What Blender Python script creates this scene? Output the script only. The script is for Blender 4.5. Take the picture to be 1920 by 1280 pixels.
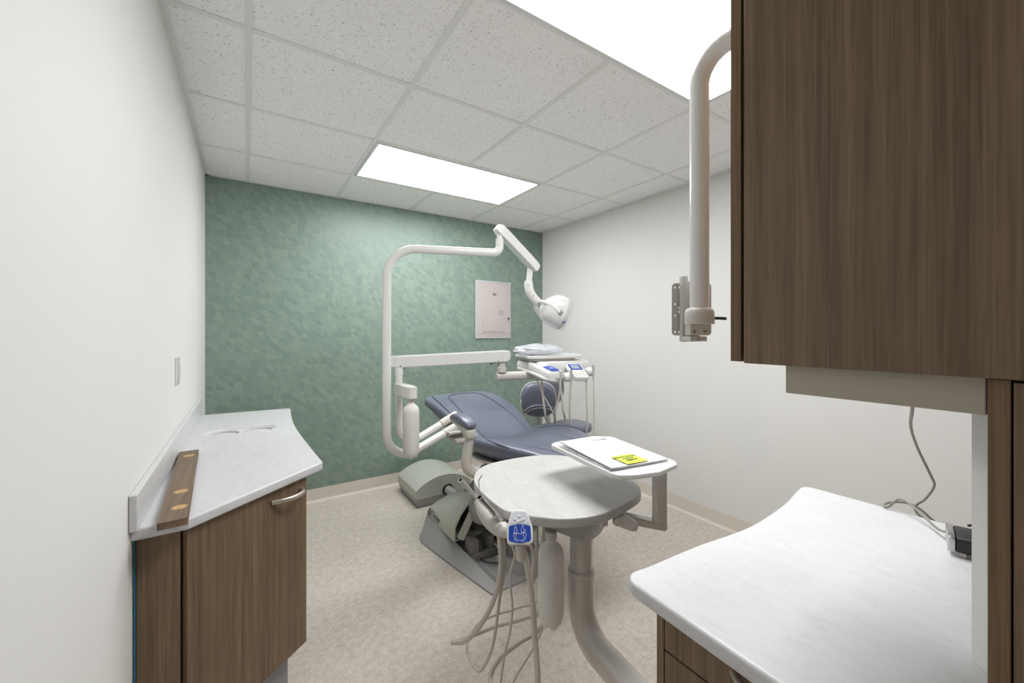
import bpy, bmesh, math, random
from mathutils import Vector, Matrix, noise
random.seed(7)
scene = bpy.context.scene
C = scene.collection
for o in list(bpy.data.objects):
    bpy.data.objects.remove(o)

# ------------------------------------------------------------------ camera, world, exposure
FPX, YAW, HORIZON, EYE = 750.5, 0.5854, 621.8, 1.3504
cd = bpy.data.cameras.new('camera'); cam = bpy.data.objects.new('camera', cd); C.objects.link(cam)
cam.location = (0, 0, EYE); cam.rotation_euler = (math.pi/2, 0, -YAW)
cd.sensor_width = 36; cd.lens = 36*FPX/1920; cd.shift_y = -(640-HORIZON)/1920
cd.clip_start = 0.02
scene.camera = cam
w = bpy.data.worlds.new('world'); scene.world = w; w.use_nodes = True
w.node_tree.nodes['Background'].inputs[0].default_value = (0.9, 0.95, 1, 1)
w.node_tree.nodes['Background'].inputs[1].default_value = 0.0
vs = scene.view_settings
vs.view_transform = 'Standard'; vs.look = 'None'; vs.gamma = 1; vs.use_curve_mapping = False
vs.exposure = 0.2
LAMP = 15.0            # emission of the two ceiling diffusers in view

# ------------------------------------------------------------------ materials
def lin(c):
    return tuple(((v/255)/12.92 if v/255 <= 0.04045 else ((v/255+0.055)/1.055)**2.4) for v in c) + (1,)
def mat(name, rgb, rough=0.5, metal=0.0, spec=0.5, coat=0.0):
    m = bpy.data.materials.new(name); m.use_nodes = True
    b = m.node_tree.nodes['Principled BSDF']
    b.inputs['Base Color'].default_value = lin(rgb); b.inputs['Roughness'].default_value = rough
    b.inputs['Metallic'].default_value = metal; b.inputs['Specular IOR Level'].default_value = spec
    b.inputs['Coat Weight'].default_value = coat
    return m
class N:                                   # small node-graph helper
    def __init__(s, m):
        s.t = m.node_tree; s.b = s.t.nodes['Principled BSDF']
    def n(s, kind, **kw):
        x = s.t.nodes.new(kind)
        for k, v in kw.items():
            if k.startswith('_'): setattr(x, k[1:], v)
        return x
    def l(s, a, b): s.t.links.new(a, b)
    def coords(s, scale=(1, 1, 1), kind='Object'):
        tc = s.n('ShaderNodeTexCoord'); mp = s.n('ShaderNodeMapping')
        mp.inputs['Scale'].default_value = scale
        s.l(tc.outputs[kind], mp.inputs['Vector']); return mp.outputs[0]
    def pos(s, scale=(1, 1, 1)):
        g = s.n('ShaderNodeNewGeometry'); mp = s.n('ShaderNodeMapping')
        mp.inputs['Scale'].default_value = scale
        s.l(g.outputs['Position'], mp.inputs['Vector']); return mp.outputs[0]
    def noise(s, v, scale, detail=3, rough=0.5, dist=0):
        x = s.n('ShaderNodeTexNoise'); x.inputs['Scale'].default_value = scale
        x.inputs['Detail'].default_value = detail; x.inputs['Roughness'].default_value = rough
        x.inputs['Distortion'].default_value = dist
        s.l(v, x.inputs['Vector']); return x.outputs['Fac']
    def ramp(s, f, stops):
        r = s.n('ShaderNodeValToRGB'); e = r.color_ramp.elements
        while len(e) < len(stops): e.new(0.5)
        for k, (p, c) in enumerate(stops):
            e[k].position = p; e[k].color = lin(c) if len(c) == 3 else c
        s.l(f, r.inputs[0]); return r.outputs[0]
    def math(s, op, a, b=None, c=None):
        x = s.n('ShaderNodeMath', _operation=op)
        for k, v in enumerate((a, b, c)):
            if v is None: continue
            if isinstance(v, (int, float)): x.inputs[k].default_value = v
            else: s.l(v, x.inputs[k])
        return x.outputs[0]
    def mix(s, f, a, b, mode='MIX'):
        x = s.n('ShaderNodeMix', _data_type='RGBA', _blend_type=mode)
        if isinstance(f, (int, float)): x.inputs[0].default_value = f
        else: s.l(f, x.inputs[0])
        for k, v in ((6, a), (7, b)):
            if isinstance(v, tuple): x.inputs[k].default_value = v
            else: s.l(v, x.inputs[k])
        return x.outputs[2]
    def bump(s, h, strength=0.2, dist=0.002):
        x = s.n('ShaderNodeBump'); x.inputs['Strength'].default_value = strength
        x.inputs['Distance'].default_value = dist
        s.l(h, x.inputs['Height']); s.l(x.outputs[0], s.b.inputs['Normal'])
    def color(s, c): s.l(c, s.b.inputs['Base Color'])

M = {}
# painted walls
m = M['paint'] = mat('wall_paint', (226, 225, 222), 0.62, spec=0.3); g = N(m)
f = g.noise(g.pos((1, 1, 1)), 220, 2); g.bump(f, 0.06, 0.001)
# green wallpaper: small woven patches, each with its own hatch direction and tone
m = M['wallpaper'] = mat('green_wallpaper', (120, 146, 132), 0.42, spec=0.55); g = N(m)
p = g.pos((1/0.052, 1/0.052, 1/0.052))
sep = g.n('ShaderNodeSeparateXYZ'); g.l(p, sep.inputs[0]); X, Z = sep.outputs[0], sep.outputs[2]
row = g.math('FLOOR', Z); off = g.math('MULTIPLY', g.math('FRACT', g.math('MULTIPLY', g.math('SINE', g.math('MULTIPLY', row, 12.98)), 437.5)), 1.0)
X2 = g.math('ADD', X, off); col = g.math('FLOOR', X2)
cmb = g.n('ShaderNodeCombineXYZ'); g.l(col, cmb.inputs[0]); g.l(row, cmb.inputs[1])
fx, fz = g.math('FRACT', X2), g.math('FRACT', Z)
tri = g.math('GREATER_THAN', g.math('ADD', fx, fz), 1.0)
wn0 = g.n('ShaderNodeTexWhiteNoise', _noise_dimensions='2D'); g.l(cmb.outputs[0], wn0.inputs['Vector'])
tri2 = g.math('MULTIPLY', tri, g.math('GREATER_THAN', wn0.outputs['Value'], 0.45)); g.l(tri2, cmb.inputs[2])
wn = g.n('ShaderNodeTexWhiteNoise', _noise_dimensions='3D'); g.l(cmb.outputs[0], wn.inputs['Vector'])
sc = g.n('ShaderNodeSeparateColor'); g.l(wn.outputs['Color'], sc.inputs[0])
pick = sc.outputs[0]; tone = sc.outputs[1]
def hatch(e): return g.math('MULTIPLY_ADD', g.math('SINE', g.math('MULTIPLY', e, 44)), 0.5, 0.5)
h1, h2 = hatch(X), hatch(Z); h3 = hatch(g.math('MULTIPLY', g.math('ADD', X, Z), 0.707)); h4 = hatch(g.math('MULTIPLY', g.math('SUBTRACT', X, Z), 0.707))
hA = g.n('ShaderNodeMix'); g.l(g.math('GREATER_THAN', pick, 0.33), hA.inputs[0]); g.l(h1, hA.inputs[2]); g.l(h2, hA.inputs[3])
hB = g.n('ShaderNodeMix'); g.l(g.math('GREATER_THAN', pick, 0.82), hB.inputs[0]); g.l(h3, hB.inputs[2]); g.l(h4, hB.inputs[3])
hC = g.n('ShaderNodeMix'); g.l(g.math('GREATER_THAN', pick, 0.62), hC.inputs[0]); g.l(hA.outputs[0], hC.inputs[2]); g.l(hB.outputs[0], hC.inputs[3])
hh = hC.outputs[0]
fine = g.noise(p, 6, 3)
tval = g.math('ADD', g.math('MULTIPLY', tone, 0.40), g.math('ADD', g.math('MULTIPLY', hh, 0.30), g.math('MULTIPLY', fine, 0.55)))
g.color(g.ramp(tval, [(0.15, (112, 132, 120)), (0.6, (127, 147, 135)), (1.0, (145, 162, 150))]))
rr = g.math('MULTIPLY_ADD', tone, 0.12, 0.36); g.l(rr, g.b.inputs['Roughness'])
g.bump(g.math('ADD', g.math('MULTIPLY', hh, 0.7), tone), 0.12, 0.0008)
# sheet vinyl floor
m = M['floor'] = mat('floor_vinyl', (176, 168, 157), 0.48, spec=0.4); g = N(m); p = g.pos()
a = g.noise(p, 170, 4, 0.7); b = g.noise(p, 34, 3, 0.6); c2 = g.noise(p, 2.5, 2)
v = g.math('ADD', g.math('MULTIPLY', a, 0.62), g.math('ADD', g.math('MULTIPLY', b, 0.30), g.math('MULTIPLY', c2, 0.08)))
g.color(g.ramp(v, [(0.36, (160, 150, 139)), (0.46, (192, 183, 172)), (0.54, (207, 199, 189)), (0.66, (224, 217, 209))]))
# lay-in ceiling tile: pale with dark fissures and pin holes
m = M['tile'] = mat('ceiling_tile', (222, 220, 216), 0.85, spec=0.1); g = N(m); p = g.pos()
a = g.noise(p, 150, 2, 0.5, 1.2)
dk = g.ramp(a, [(0.31, (140, 136, 130)), (0.36, (250, 249, 248))]); g.color(dk)
g.bump(a, 0.3, 0.002)
M['grid'] = mat('ceiling_grid_paint', (234, 233, 231), 0.45)
# wood laminate, grain along z (or along y for lying pieces)
def wood(name, axis, k=1.0, tint=(1, 1, 1)):
    m = mat(name, (116, 95, 76), 0.42, spec=0.4); g = N(m)
    s = {'z': (1, 1, 0.018), 'y': (1, 0.018, 1)}[axis]
    p = g.coords(s)
    a = g.noise(p, 70, 4, 0.62, 0.1); b = g.noise(p, 300, 3, 0.6); c3 = g.noise(p, 13, 2, 0.5)
    v = g.math('ADD', g.math('MULTIPLY', a, 0.40), g.math('ADD', g.math('MULTIPLY', b, 0.40), g.math('MULTIPLY', c3, 0.20)))
    cs = [(0.30, (82, 66, 54)), (0.44, (112, 92, 75)), (0.54, (128, 107, 88)), (0.70, (150, 128, 107))]
    g.color(g.ramp(v, [(q, tuple(min(255, x*k*t) for x, t in zip(c, tint))) for q, c in cs]))
    g.bump(b, 0.12, 0.0008); return m
M['wood'] = wood('walnut_laminate', 'z', 0.95, (1.0, 0.985, 0.945))
M['wood_y'] = wood('walnut_laminate_lengthwise', 'y', 0.95, (1.0, 0.985, 0.945))
M['wood_edge'] = wood('walnut_edge_band', 'z', 0.95, (1.0, 0.94, 0.84))
m = M['chip'] = mat('raw_particle_board', (196, 158, 108), 0.8); g = N(m)
g.color(g.ramp(g.noise(g.coords(), 400, 3), [(0.35, (150, 112, 70)), (0.6, (212, 178, 128))]))
# solid-surface counters with faint streaks
m = M['counter'] = mat('white_solid_surface', (226, 226, 228), 0.32, spec=0.45); g = N(m)
p = g.pos((1.0, 0.35, 1)); a = g.noise(p, 28, 5, 0.65, 0.8); b = g.noise(g.pos((1, 0.5, 1)), 160, 2)
v = g.math('ADD', g.math('MULTIPLY', a, 0.7), g.math('MULTIPLY', b, 0.3))
g.color(g.ramp(v, [(0.30, (196, 195, 196)), (0.44, (206, 206, 207)), (0.6, (211, 211, 213))]))
m = M['tabletop'] = mat('pale_stone_laminate', (214, 213, 211), 0.35); g = N(m)
p = g.pos((1.0, 0.3, 1)); a = g.noise(p, 40, 5, 0.7, 0.8)
g.color(g.ramp(a, [(0.30, (178, 177, 174)), (0.48, (188, 187, 185)), (0.65, (194, 193, 191))]))
M['table_edge'] = mat('table_edge_band', (196, 189, 184), 0.5)
M['white'] = mat('gloss_white_plastic', (222, 222, 220), 0.22, coat=0.3)
M['enamel'] = mat('white_enamel_pipe', (226, 225, 221), 0.2, coat=0.3)
M['warm'] = mat('warm_grey_enamel', (200, 196, 188), 0.2, coat=0.4)
M['putty'] = mat('putty_plastic', (200, 196, 188), 0.4)
M['hose'] = mat('grey_hose', (196, 190, 180), 0.45)
M['bottle'] = mat('milky_bottle', (226, 224, 218), 0.35)
M['bottle'].node_tree.nodes['Principled BSDF'].inputs['Subsurface Weight'].default_value = 0.0
M['sage'] = mat('sage_grey_cover', (188, 190, 180), 0.4)
M['grey'] = mat('mid_grey_plastic', (158, 157, 156), 0.42)
M['darkgrey'] = mat('dark_grey_plastic', (112, 110, 108), 0.5)
M['black'] = mat('black_plastic', (28, 27, 27), 0.4)
m = M['vinyl'] = mat('slate_blue_vinyl', (104, 109, 124), 0.31, spec=0.5); g = N(m); g.bump(g.noise(g.coords(), 500, 2), 0.08, 0.0006)
M['cord'] = mat('grey_cord', (138, 134, 127), 0.5)
M['seam'] = mat('vinyl_welt', (92, 97, 112), 0.4)
M['chrome'] = mat('brushed_steel', (190, 190, 192), 0.22, metal=1.0)
M['nickel'] = mat('satin_nickel', (186, 178, 168), 0.35, metal=0.7)
M['brass'] = mat('motor_brass', (150, 125, 90), 0.35, metal=0.8)
M['base'] = mat('cove_base_rubber', (220, 212, 202), 0.5)
M['panel'] = mat('panel_enamel', (196, 184, 180), 0.4)
M['ivory'] = mat('ivory_trim', (176, 168, 154), 0.45)
M['lightgrey'] = mat('light_grey_board', (196, 194, 190), 0.5)
M['blue'] = mat('blue_label', (32, 68, 162), 0.35)
M['screen'] = mat('grey_screen', (150, 160, 172), 0.2)
M['bluefilm'] = mat('blue_protective_film', (40, 110, 140), 0.4)
M['paper'] = mat('paper', (220, 220, 222), 0.7, spec=0.2)
M['ink'] = mat('ink', (40, 42, 44), 0.7)
M['paleink'] = mat('pale_print', (150, 152, 156), 0.7)
M['whiteink'] = mat('white_print', (212, 216, 226), 0.5)
M['note'] = mat('yellow_note', (206, 222, 84), 0.7, spec=0.2)
M['toekick'] = mat('grey_toe_kick', (150, 147, 152), 0.45)
def film(name, alpha, rgb=(235, 236, 240), rough=0.12):
    m = mat(name, rgb, rough, spec=0.8); m.node_tree.nodes['Principled BSDF'].inputs['Alpha'].default_value = alpha
    g = N(m); g.bump(g.noise(g.coords(), 45, 2, 0.5, 1.0), 0.5, 0.004); return m
M['film'] = film('clear_plastic_film', 0.16)
M['bagfilm'] = film('cloudy_plastic_bag', 0.5, (232, 234, 242), 0.15)
m = M['lamp'] = bpy.data.materials.new('light_diffuser'); m.use_nodes = True
nt = m.node_tree; nt.nodes.remove(nt.nodes['Principled BSDF']); e = nt.nodes.new('ShaderNodeEmission')
e.inputs[0].default_value = (0.985, 0.992, 1.0, 1); e.inputs[1].default_value = LAMP
nt.links.new(e.outputs[0], nt.nodes['Material Output'].inputs[0])

# ------------------------------------------------------------------ geometry helpers
V = Vector
W0 = {}                                     # world origin of each object
def mesh_of(bm):
    me = bpy.data.meshes.new('m'); bmesh.ops.recalc_face_normals(bm, faces=bm.faces); bm.to_mesh(me); bm.free(); return me
def thing(name, label, cat, loc=(0, 0, 0), group=None):
    o = bpy.data.objects.new(name, None); C.objects.link(o); o.location = loc; o.empty_display_size = 0.05
    o['label'] = label; o['category'] = cat
    if group: o['group'] = group
    W0[o] = V(loc); return o
def obj(name, shape, material, parent=None, T=None, smooth=None, sub=0, label=None, cat=None, kind=None, group=None):
    me = mesh_of(shape) if isinstance(shape, bmesh.types.BMesh) else shape
    if T is not None: me.transform(T)
    if sub:
        t = bpy.data.objects.new('t', me); C.objects.link(t)
        md = t.modifiers.new('s', 'SUBSURF'); md.levels = sub; md.render_levels = sub
        dg = bpy.context.evaluated_depsgraph_get()
        me2 = bpy.data.meshes.new_from_object(t.evaluated_get(dg)); bpy.data.objects.remove(t); me = me2
    cs = [v.co for v in me.vertices]
    lo = V((min(c[i] for c in cs) for i in range(3))); hi = V((max(c[i] for c in cs) for i in range(3)))
    o0 = V(((lo.x+hi.x)/2, (lo.y+hi.y)/2, (lo.z+hi.z)/2 if parent else lo.z))
    me.transform(Matrix.Translation(-o0))
    me.name = name
    o = bpy.data.objects.new(name, me); C.objects.link(o)
    me.materials.clear(); me.materials.append(M[material] if isinstance(material, str) else material)
    W0[o] = o0
    if parent: o.parent = parent; o.location = o0 - W0[parent]
    else: o.location = o0
    if smooth is not None:
        for p in me.polygons: p.use_smooth = True
        if smooth < 180: me.set_sharp_from_angle(angle=math.radians(smooth))
    if label: o['label'] = label
    if cat: o['category'] = cat
    if kind: o['kind'] = kind
    if group: o['group'] = group
    return o
def box(x0, x1, y0, y1, z0, z1, bev=0.0, seg=2):
    bm = bmesh.new(); bmesh.ops.create_cube(bm, size=1)
    for v in bm.verts:
        v.co = V(((x0+x1)/2+v.co.x*(x1-x0), (y0+y1)/2+v.co.y*(y1-y0), (z0+z1)/2+v.co.z*(z1-z0)))
    if bev: bmesh.ops.bevel(bm, geom=bm.edges[:], offset=bev, segments=seg, profile=0.5, affect='EDGES')
    return bm
def merge(*bms):
    out = bmesh.new()
    for b in bms:
        me = bpy.data.meshes.new('x'); b.to_mesh(me); b.free(); out.from_mesh(me); bpy.data.meshes.remove(me)
    return out
def cr(pts, n=8, closed=False):             # Catmull-Rom through points
    P = [V(p) for p in pts]; L = len(P); out = []
    for i in range(L if closed else L-1):
        p1, p2 = P[i], P[(i+1) % L]
        p0 = P[i-1] if (closed or i > 0) else p1*2-p2
        p3 = P[(i+2) % L] if (closed or i+2 < L) else p2*2-p1
        for k in range(n):
            t = k/n
            out.append(0.5*((2*p1)+(p2-p0)*t+(2*p0-5*p1+4*p2-p3)*t*t+(3*p1-p0-3*p2+p3)*t**3))
    if not closed: out.append(P[-1])
    return out
def fillet(pts, radii, n=8, closed=False):  # polyline with rounded corners
    P = [V(p) for p in pts]; L = len(P); out = []
    if isinstance(radii, (int, float)): radii = [radii]*L
    for i, p in enumerate(P):
        if not closed and i in (0, L-1): out.append(p); continue
        a = (P[i-1]-p); b = (P[(i+1) % L]-p)
        if radii[i] <= 0: out.append(p); continue
        ang = a.angle(b); d = min(radii[i]/math.tan(ang/2), a.length*0.49, b.length*0.49); r = d*math.tan(ang/2)
        a.normalize(); b.normalize()
        c = p+(a+b).normalized()*(r/math.sin(ang/2)); s = p+a*d-c; e = p+b*d-c
        tot = s.angle(e); ax = s.cross(e) if len(s) == 3 else None
        for k in range(n+1):
            t = k/n
            q = (s*math.sin((1-t)*tot)+e*math.sin(t*tot))/math.sin(tot)
            out.append(c+q)
    return out
def tube(pts, r, seg=16, cap=True, sy=1.0):
    P = [V(p) for p in pts]; bm = bmesh.new(); rings = []
    R = r if isinstance(r, (list, tuple)) else [r]*len(P)
    T = [((P[min(i+1, len(P)-1)]-P[max(i-1, 0)]).normalized()) for i in range(len(P))]
    up = V((0, 0, 1)) if abs(T[0].z) < 0.9 else V((0, 1, 0))
    nrm = (up-T[0]*up.dot(T[0])).normalized()
    for i in range(len(P)):
        nrm = (nrm-T[i]*nrm.dot(T[i])).normalized(); bi = T[i].cross(nrm)
        rings.append([bm.verts.new(P[i]+(nrm*math.cos(a)*sy+bi*math.sin(a))*R[i]) for a in [2*math.pi*k/seg for k in range(seg)]])
    for a, b in zip(rings, rings[1:]):
        for k in range(seg): bm.faces.new((a[k], a[(k+1) % seg], b[(k+1) % seg], b[k]))
    if cap: bm.faces.new(rings[0][::-1]); bm.faces.new(rings[-1])
    return bm
def loft(rings, cap=True):
    bm = bmesh.new(); R = [[bm.verts.new(V(p)) for p in r] for r in rings]; n = len(R[0])
    for a, b in zip(R, R[1:]):
        for k in range(n): bm.faces.new((a[k], a[(k+1) % n], b[(k+1) % n], b[k]))
    if cap: bm.faces.new(R[0][::-1]); bm.faces.new(R[-1])
    return bm
def lathe(prof, c=(0, 0, 0), seg=28, axis=None):
    c = V(c); rings = []
    for r, z in prof:
        rings.append([V((math.cos(2*math.pi*k/seg)*max(r, 1e-4), math.sin(2*math.pi*k/seg)*max(r, 1e-4), z)) for k in range(seg)])
    q = V(axis).to_track_quat('Z', 'Y') if axis is not None else None
    rings = [[(q @ p if q else p)+c for p in r] for r in rings]
    return loft(rings)
def cyl(a, b, r, seg=20, bev=0.0):
    a, b = V(a), V(b); L = (b-a).length; d = min(bev, r*0.5)
    pr = [(r-d, 0), (r, d), (r, L-d), (r-d, L)] if d else [(r, 0), (r, L)]
    return lathe(pr, a, seg, b-a)
def plate(outline, z0, z1, bev=0.0, holes=(), res=3):
    cu = bpy.data.curves.new('c', 'CURVE'); cu.dimensions = '2D'; cu.fill_mode = 'BOTH'
    for pts in [outline]+list(holes):
        s = cu.splines.new('POLY'); s.points.add(len(pts)-1); s.use_cyclic_u = True
        for k, p in enumerate(pts): s.points[k].co = (p[0], p[1], 0, 1)
    cu.extrude = (z1-z0)/2-bev; cu.bevel_depth = bev; cu.bevel_resolution = res; cu.offset = -bev
    t = bpy.data.objects.new('t', cu); C.objects.link(t)
    me = bpy.data.meshes.new_from_object(t.evaluated_get(bpy.context.evaluated_depsgraph_get()))
    bpy.data.objects.remove(t); me.transform(Matrix.Translation((0, 0, (z0+z1)/2)))
    return me
def to_mesh_text(body, size, align='CENTER', space=1.0, line=1.0, bold=0.0):
    cu = bpy.data.curves.new('t', 'FONT'); cu.body = body; cu.size = size; cu.align_x = align; cu.align_y = 'CENTER'
    cu.extrude = 0.0001; cu.offset = bold; cu.space_character = space; cu.space_line = line
    t = bpy.data.objects.new('t', cu); C.objects.link(t)
    me = bpy.data.meshes.new_from_object(t.evaluated_get(bpy.context.evaluated_depsgraph_get()))
    bpy.data.objects.remove(t); return me
def frame(o, x, y):                         # matrix with given origin and local x, y directions
    x = V(x).normalized(); z = x.cross(V(y)).normalized(); y = z.cross(x)
    return Matrix(((x.x, y.x, z.x, o[0]), (x.y, y.y, z.y, o[1]), (x.z, y.z, z.z, o[2]), (0, 0, 0, 1)))
def circle(cx, cy, r, n=32, ry=None):
    return [(cx+math.cos(2*math.pi*k/n)*r, cy+math.sin(2*math.pi*k/n)*(ry or r)) for k in range(n)]
def rrect(x0, x1, y0, y1, r, n=6):
    return [(p.x, p.y) for p in fillet([V((x0, y0, 0)), V((x1, y0, 0)), V((x1, y1, 0)), V((x0, y1, 0))], r, n, True)]

# ------------------------------------------------------------------ the room
XL, XR, YB, YF, ZC = -0.242, 2.735, 3.515, -1.30, 2.4466
st = dict(kind='structure')
obj('floor', box(XL-0.1, XR+0.1, YF-0.1, YB+0.1, -0.1, 0), 'floor', label='speckled beige grey sheet vinyl floor', cat='floor', **st)
obj('wall_left', box(XL-0.1, XL, YF-0.1, YB+0.1, 0, 2.6), 'paint', label='plain off white painted wall beside the cabinet with a backsplash', cat='wall', **st)
obj('wall_right', box(XR, XR+0.1, YF-0.1, YB+0.1, 0, 2.6), 'paint', label='plain off white painted wall behind the stools', cat='wall', **st)
obj('wall_back', box(XL, XR, YB, YB+0.1, 0, 2.6), 'wallpaper', label='accent wall in green textured wallpaper', cat='wall', **st)
obj('wall_front', box(XL, XR, YF-0.1, YF, 0, 2.6), 'paint', label='off white painted wall opposite the green wall', cat='wall', **st)
ceil = obj('ceiling', box(XL, XR, YF, YB, 2.475, 2.56), 'grid', label='suspended ceiling of speckled white lay-in tiles', cat='ceiling', **st)
GX = [XL]+[0.006+0.6096*i for i in range(5)]+[XR]
GY = [YF]+[1.7387+0.6096*k for k in range(-4, 3)]+[YB]
lights = {(2, 3), (3, 3), (2, 6), (3, 6)}
shared = {}
for i in range(len(GX)-1):
    for j in range(len(GY)-1):
        if (i, j) in lights: continue
        x0, x1, y0, y1 = GX[i]+0.006, GX[i+1]-0.006, GY[j]+0.006, GY[j+1]-0.006
        key = (round(x1-x0, 3), round(y1-y0, 3))
        if key not in shared:
            o = obj('ceiling_tile', box(x0, x1, y0, y1, ZC+0.004, ZC+0.02), 'tile', ceil); shared[key] = o
        else:
            o = shared[key].copy(); C.objects.link(o); o.parent = ceil
            o.location = V(((x0+x1)/2, (y0+y1)/2, ZC+0.012))-W0[ceil]
for k, x in enumerate(GX[1:-1]):
    spans = [(YF, GY[3]), (GY[4], GY[6]), (GY[7], YB)] if k == 2 else [(YF, YB)]
    for ya, yb in spans: obj('main_tee', box(x-0.012, x+0.012, ya, yb, ZC, ZC+0.03), 'grid', ceil)
for y in GY[1:-1]:
    for i in range(len(GX)-1):
        obj('cross_tee', box(GX[i]+0.012, GX[i+1]-0.012, y-0.012, y+0.012, ZC+0.0005, ZC+0.03), 'grid', ceil)
for b in (box(XL, XL+0.022, YF, YB, ZC-0.001, ZC+0.03), box(XR-0.022, XR, YF, YB, ZC-0.001, ZC+0.03),
          box(XL, XR, YB-0.022, YB, ZC-0.001, ZC+0.03), box(XL, XR, YF, YF+0.022, ZC-0.001, ZC+0.03)):
    obj('wall_angle', b, 'grid', ceil)
def cove(name, a, b, inward, label):
    a, b, n = V(a), V(b), V(inward)
    prof = [(0, 0.105), (0.003, 0.106), (0.0035, 0.02), (0.006, 0.011), (0.014, 0.004), (0.016, 0), (0, 0)]
    o = obj(name, loft([[p+n*d+V((0, 0, z)) for d, z in prof] for p in (a, b)]), 'base', label=label, cat='baseboard', **st)
    tip = [(0.0045, 0.0175), (0.009, 0.0095), (0.0165, 0.0045), (0.0185, 0), (0.004, 0)]
    obj('toe_lip', loft([[p+n*d+V((0, 0, z)) for d, z in tip] for p in (a, b)]), 'base', o)
cove('baseboard_back', (XL, YB, 0), (XR, YB, 0), (0, -1, 0), 'beige rubber cove base along the green wall')
cove('baseboard_right', (XR, YF, 0), (XR, YB-0.02, 0), (-1, 0, 0), 'beige rubber cove base along the wall behind the stools')
cove('baseboard_left', (XL, YF, 0), (XL, 1.38, 0), (1, 0, 0), 'beige rubber cove base along the wall with the light switch')

def troffer(x0, x1, y0, y1, label, drop):
    t = thing('ceiling_light', label, 'ceiling light', ((x0+x1)/2, (y0+y1)/2, ZC-drop))
    a, k = 0.013, 0.016
    x0 += a; x1 -= a; y0 += a; y1 -= a; z0, z1 = ZC-drop, ZC+0.02
    fr = merge(box(x0, x1, y0, y0+k, z0, z1), box(x0, x1, y1-k, y1, z0, z1), box(x0, x0+k, y0+k, y1-k, z0, z1), box(x1-k, x1, y0+k, y1-k, z0, z1))
    obj('frame', fr, 'white', t)
    obj('diffuser', box(x0+k, x1-k, y0+k, y1-k, z0+0.004, z1), 'lamp', t)
troffer(GX[2], GX[4], GY[6], GY[7], 'flat white ceiling light panel close to the green wall', 0.003)
troffer(GX[2], GX[4], GY[3], GY[4], 'flat white ceiling light panel above the round instrument table', 0.012)

# ------------------------------------------------------------------ left wall: switch, cabinet, counter
t = thing('light_switch', 'white rocker switch plate on the off white wall above the counter', 'switch', (XL, 2.15, 1.19))
obj('cover_plate', box(XL, XL+0.006, 2.105, 2.195, 1.13, 1.245, 0.002), 'white', t)
obj('rocker', box(XL+0.006, XL+0.011, 2.133, 2.167, 1.155, 1.22, 0.0015), 'white', t)

sc_ = thing('side_cabinet', 'walnut laminate cabinet with an angled door under the counter against the wall', 'cabinet', (-0.03, 2.1, 0))
nx, ny = 0.6434, -0.7655; A = V((-0.1416, 1.374, 0)); B = V((0.183, 1.646, 0)); dd = (B-A).normalized(); nn = V((nx, ny, 0))
def poly_prism(pts, z0, z1): return loft([[V((p[0], p[1], z)) for p in pts] for z in (z0, z1)])
obj('carcass', poly_prism([(-0.232, 1.4055), (-0.150, 1.4055), (-0.150, 1.450), (-0.095, 1.468), (0.165, 1.674), (0.19, 1.72), (0.16, 2.3), (0.19, 2.9), (-0.232, 2.9)], 0.2, 0.824), 'wood', sc_)
obj('end_panel', box(-0.236, -0.148, 1.386, 1.405, 0.0, 0.824, 0.0008), 'wood', sc_, label='end panel beside the wall')
d0, d1 = A+dd*0.011, B
door = obj('door', loft([[V((p.x, p.y, z)) for p in (d0, d1, d1-nn*0.019, d0-nn*0.019)] for z in (0.212, 0.820)]), 'wood', sc_)
hz = 0.783
hp = [B-dd*0.028+V((0, 0, hz)), B-dd*0.032+nn*0.012+V((0, 0, hz)), B-dd*0.05+nn*0.034+V((0, 0, hz)), B-dd*0.085+nn*0.040+V((0, 0, hz)), B-dd*0.12+nn*0.028+V((0, 0, hz)), B-dd*0.15+nn*0.003+V((0, 0, hz))]
obj('handle', tube(cr(hp, 6), 0.0065, 10, sy=1.3), 'nickel', door, smooth=60, label='satin nickel bow handle')
k0 = A-nn*0.07+dd*0.0; k1 = B-nn*0.07-dd*0.015
obj('toe_kick', loft([[V((p.x, p.y, z)) for p in (k0, k1, k1-nn*0.012, k0-nn*0.012)] for z in (0.0, 0.2)]), 'toekick', sc_)
obj('toe_kick', box(k1.x-0.012, k1.x, k1.y, 2.85, 0, 0.2), 'toekick', sc_)
obj('protective_film', box(-0.2405, -0.2365, 1.380, 1.40, 0.0, 0.818), 'bluefilm', sc_, label='blue protective film edge')

LZ = 0.855
front = fillet([V(p+(0,)) for p in [(-0.241, 1.358), (-0.128, 1.358), (0.243, 1.668), (0.234, 1.83)]], [0, 0.01, 0.03, 0], 5)[:-1]
side = cr([V(p+(0,)) for p in [(0.234, 1.83), (0.219, 2.16), (0.213, 2.43), (0.222, 2.72), (0.236, 2.93)]], 8)
outl = [(p.x, p.y) for p in front+side]+[(0.232, 2.965), (-0.241, 3.01)]
def ell(cx, cy, a, b, rot, n=40):
    return [(cx+a*math.cos(q)*math.cos(rot)-b*math.sin(q)*math.sin(rot), cy+a*math.cos(q)*math.sin(rot)+b*math.sin(q)*math.cos(rot)) for q in [2*math.pi*k/n for k in range(n)]]
rec = [(p.x, p.y) for p in fillet([V((-0.168, 2.35, 0)), V((0.124, 2.35, 0)), V((0.124, 2.51, 0)), V((-0.168, 2.51, 0))], 0.0795, 12, True)]
ct = obj('countertop', plate(outl, LZ-0.03, LZ, 0.006, [rec]), 'counter', smooth=35, label='white counter with a concave edge and twin round recess beside the light switch', cat='countertop')
obj('backsplash', box(XL+0.0005, XL+0.017, 1.335, 3.01, LZ+0.0005, LZ+0.093, 0.003), 'counter', ct)
wells = [(-0.094, 2.43), (0.050, 2.43)]
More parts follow.
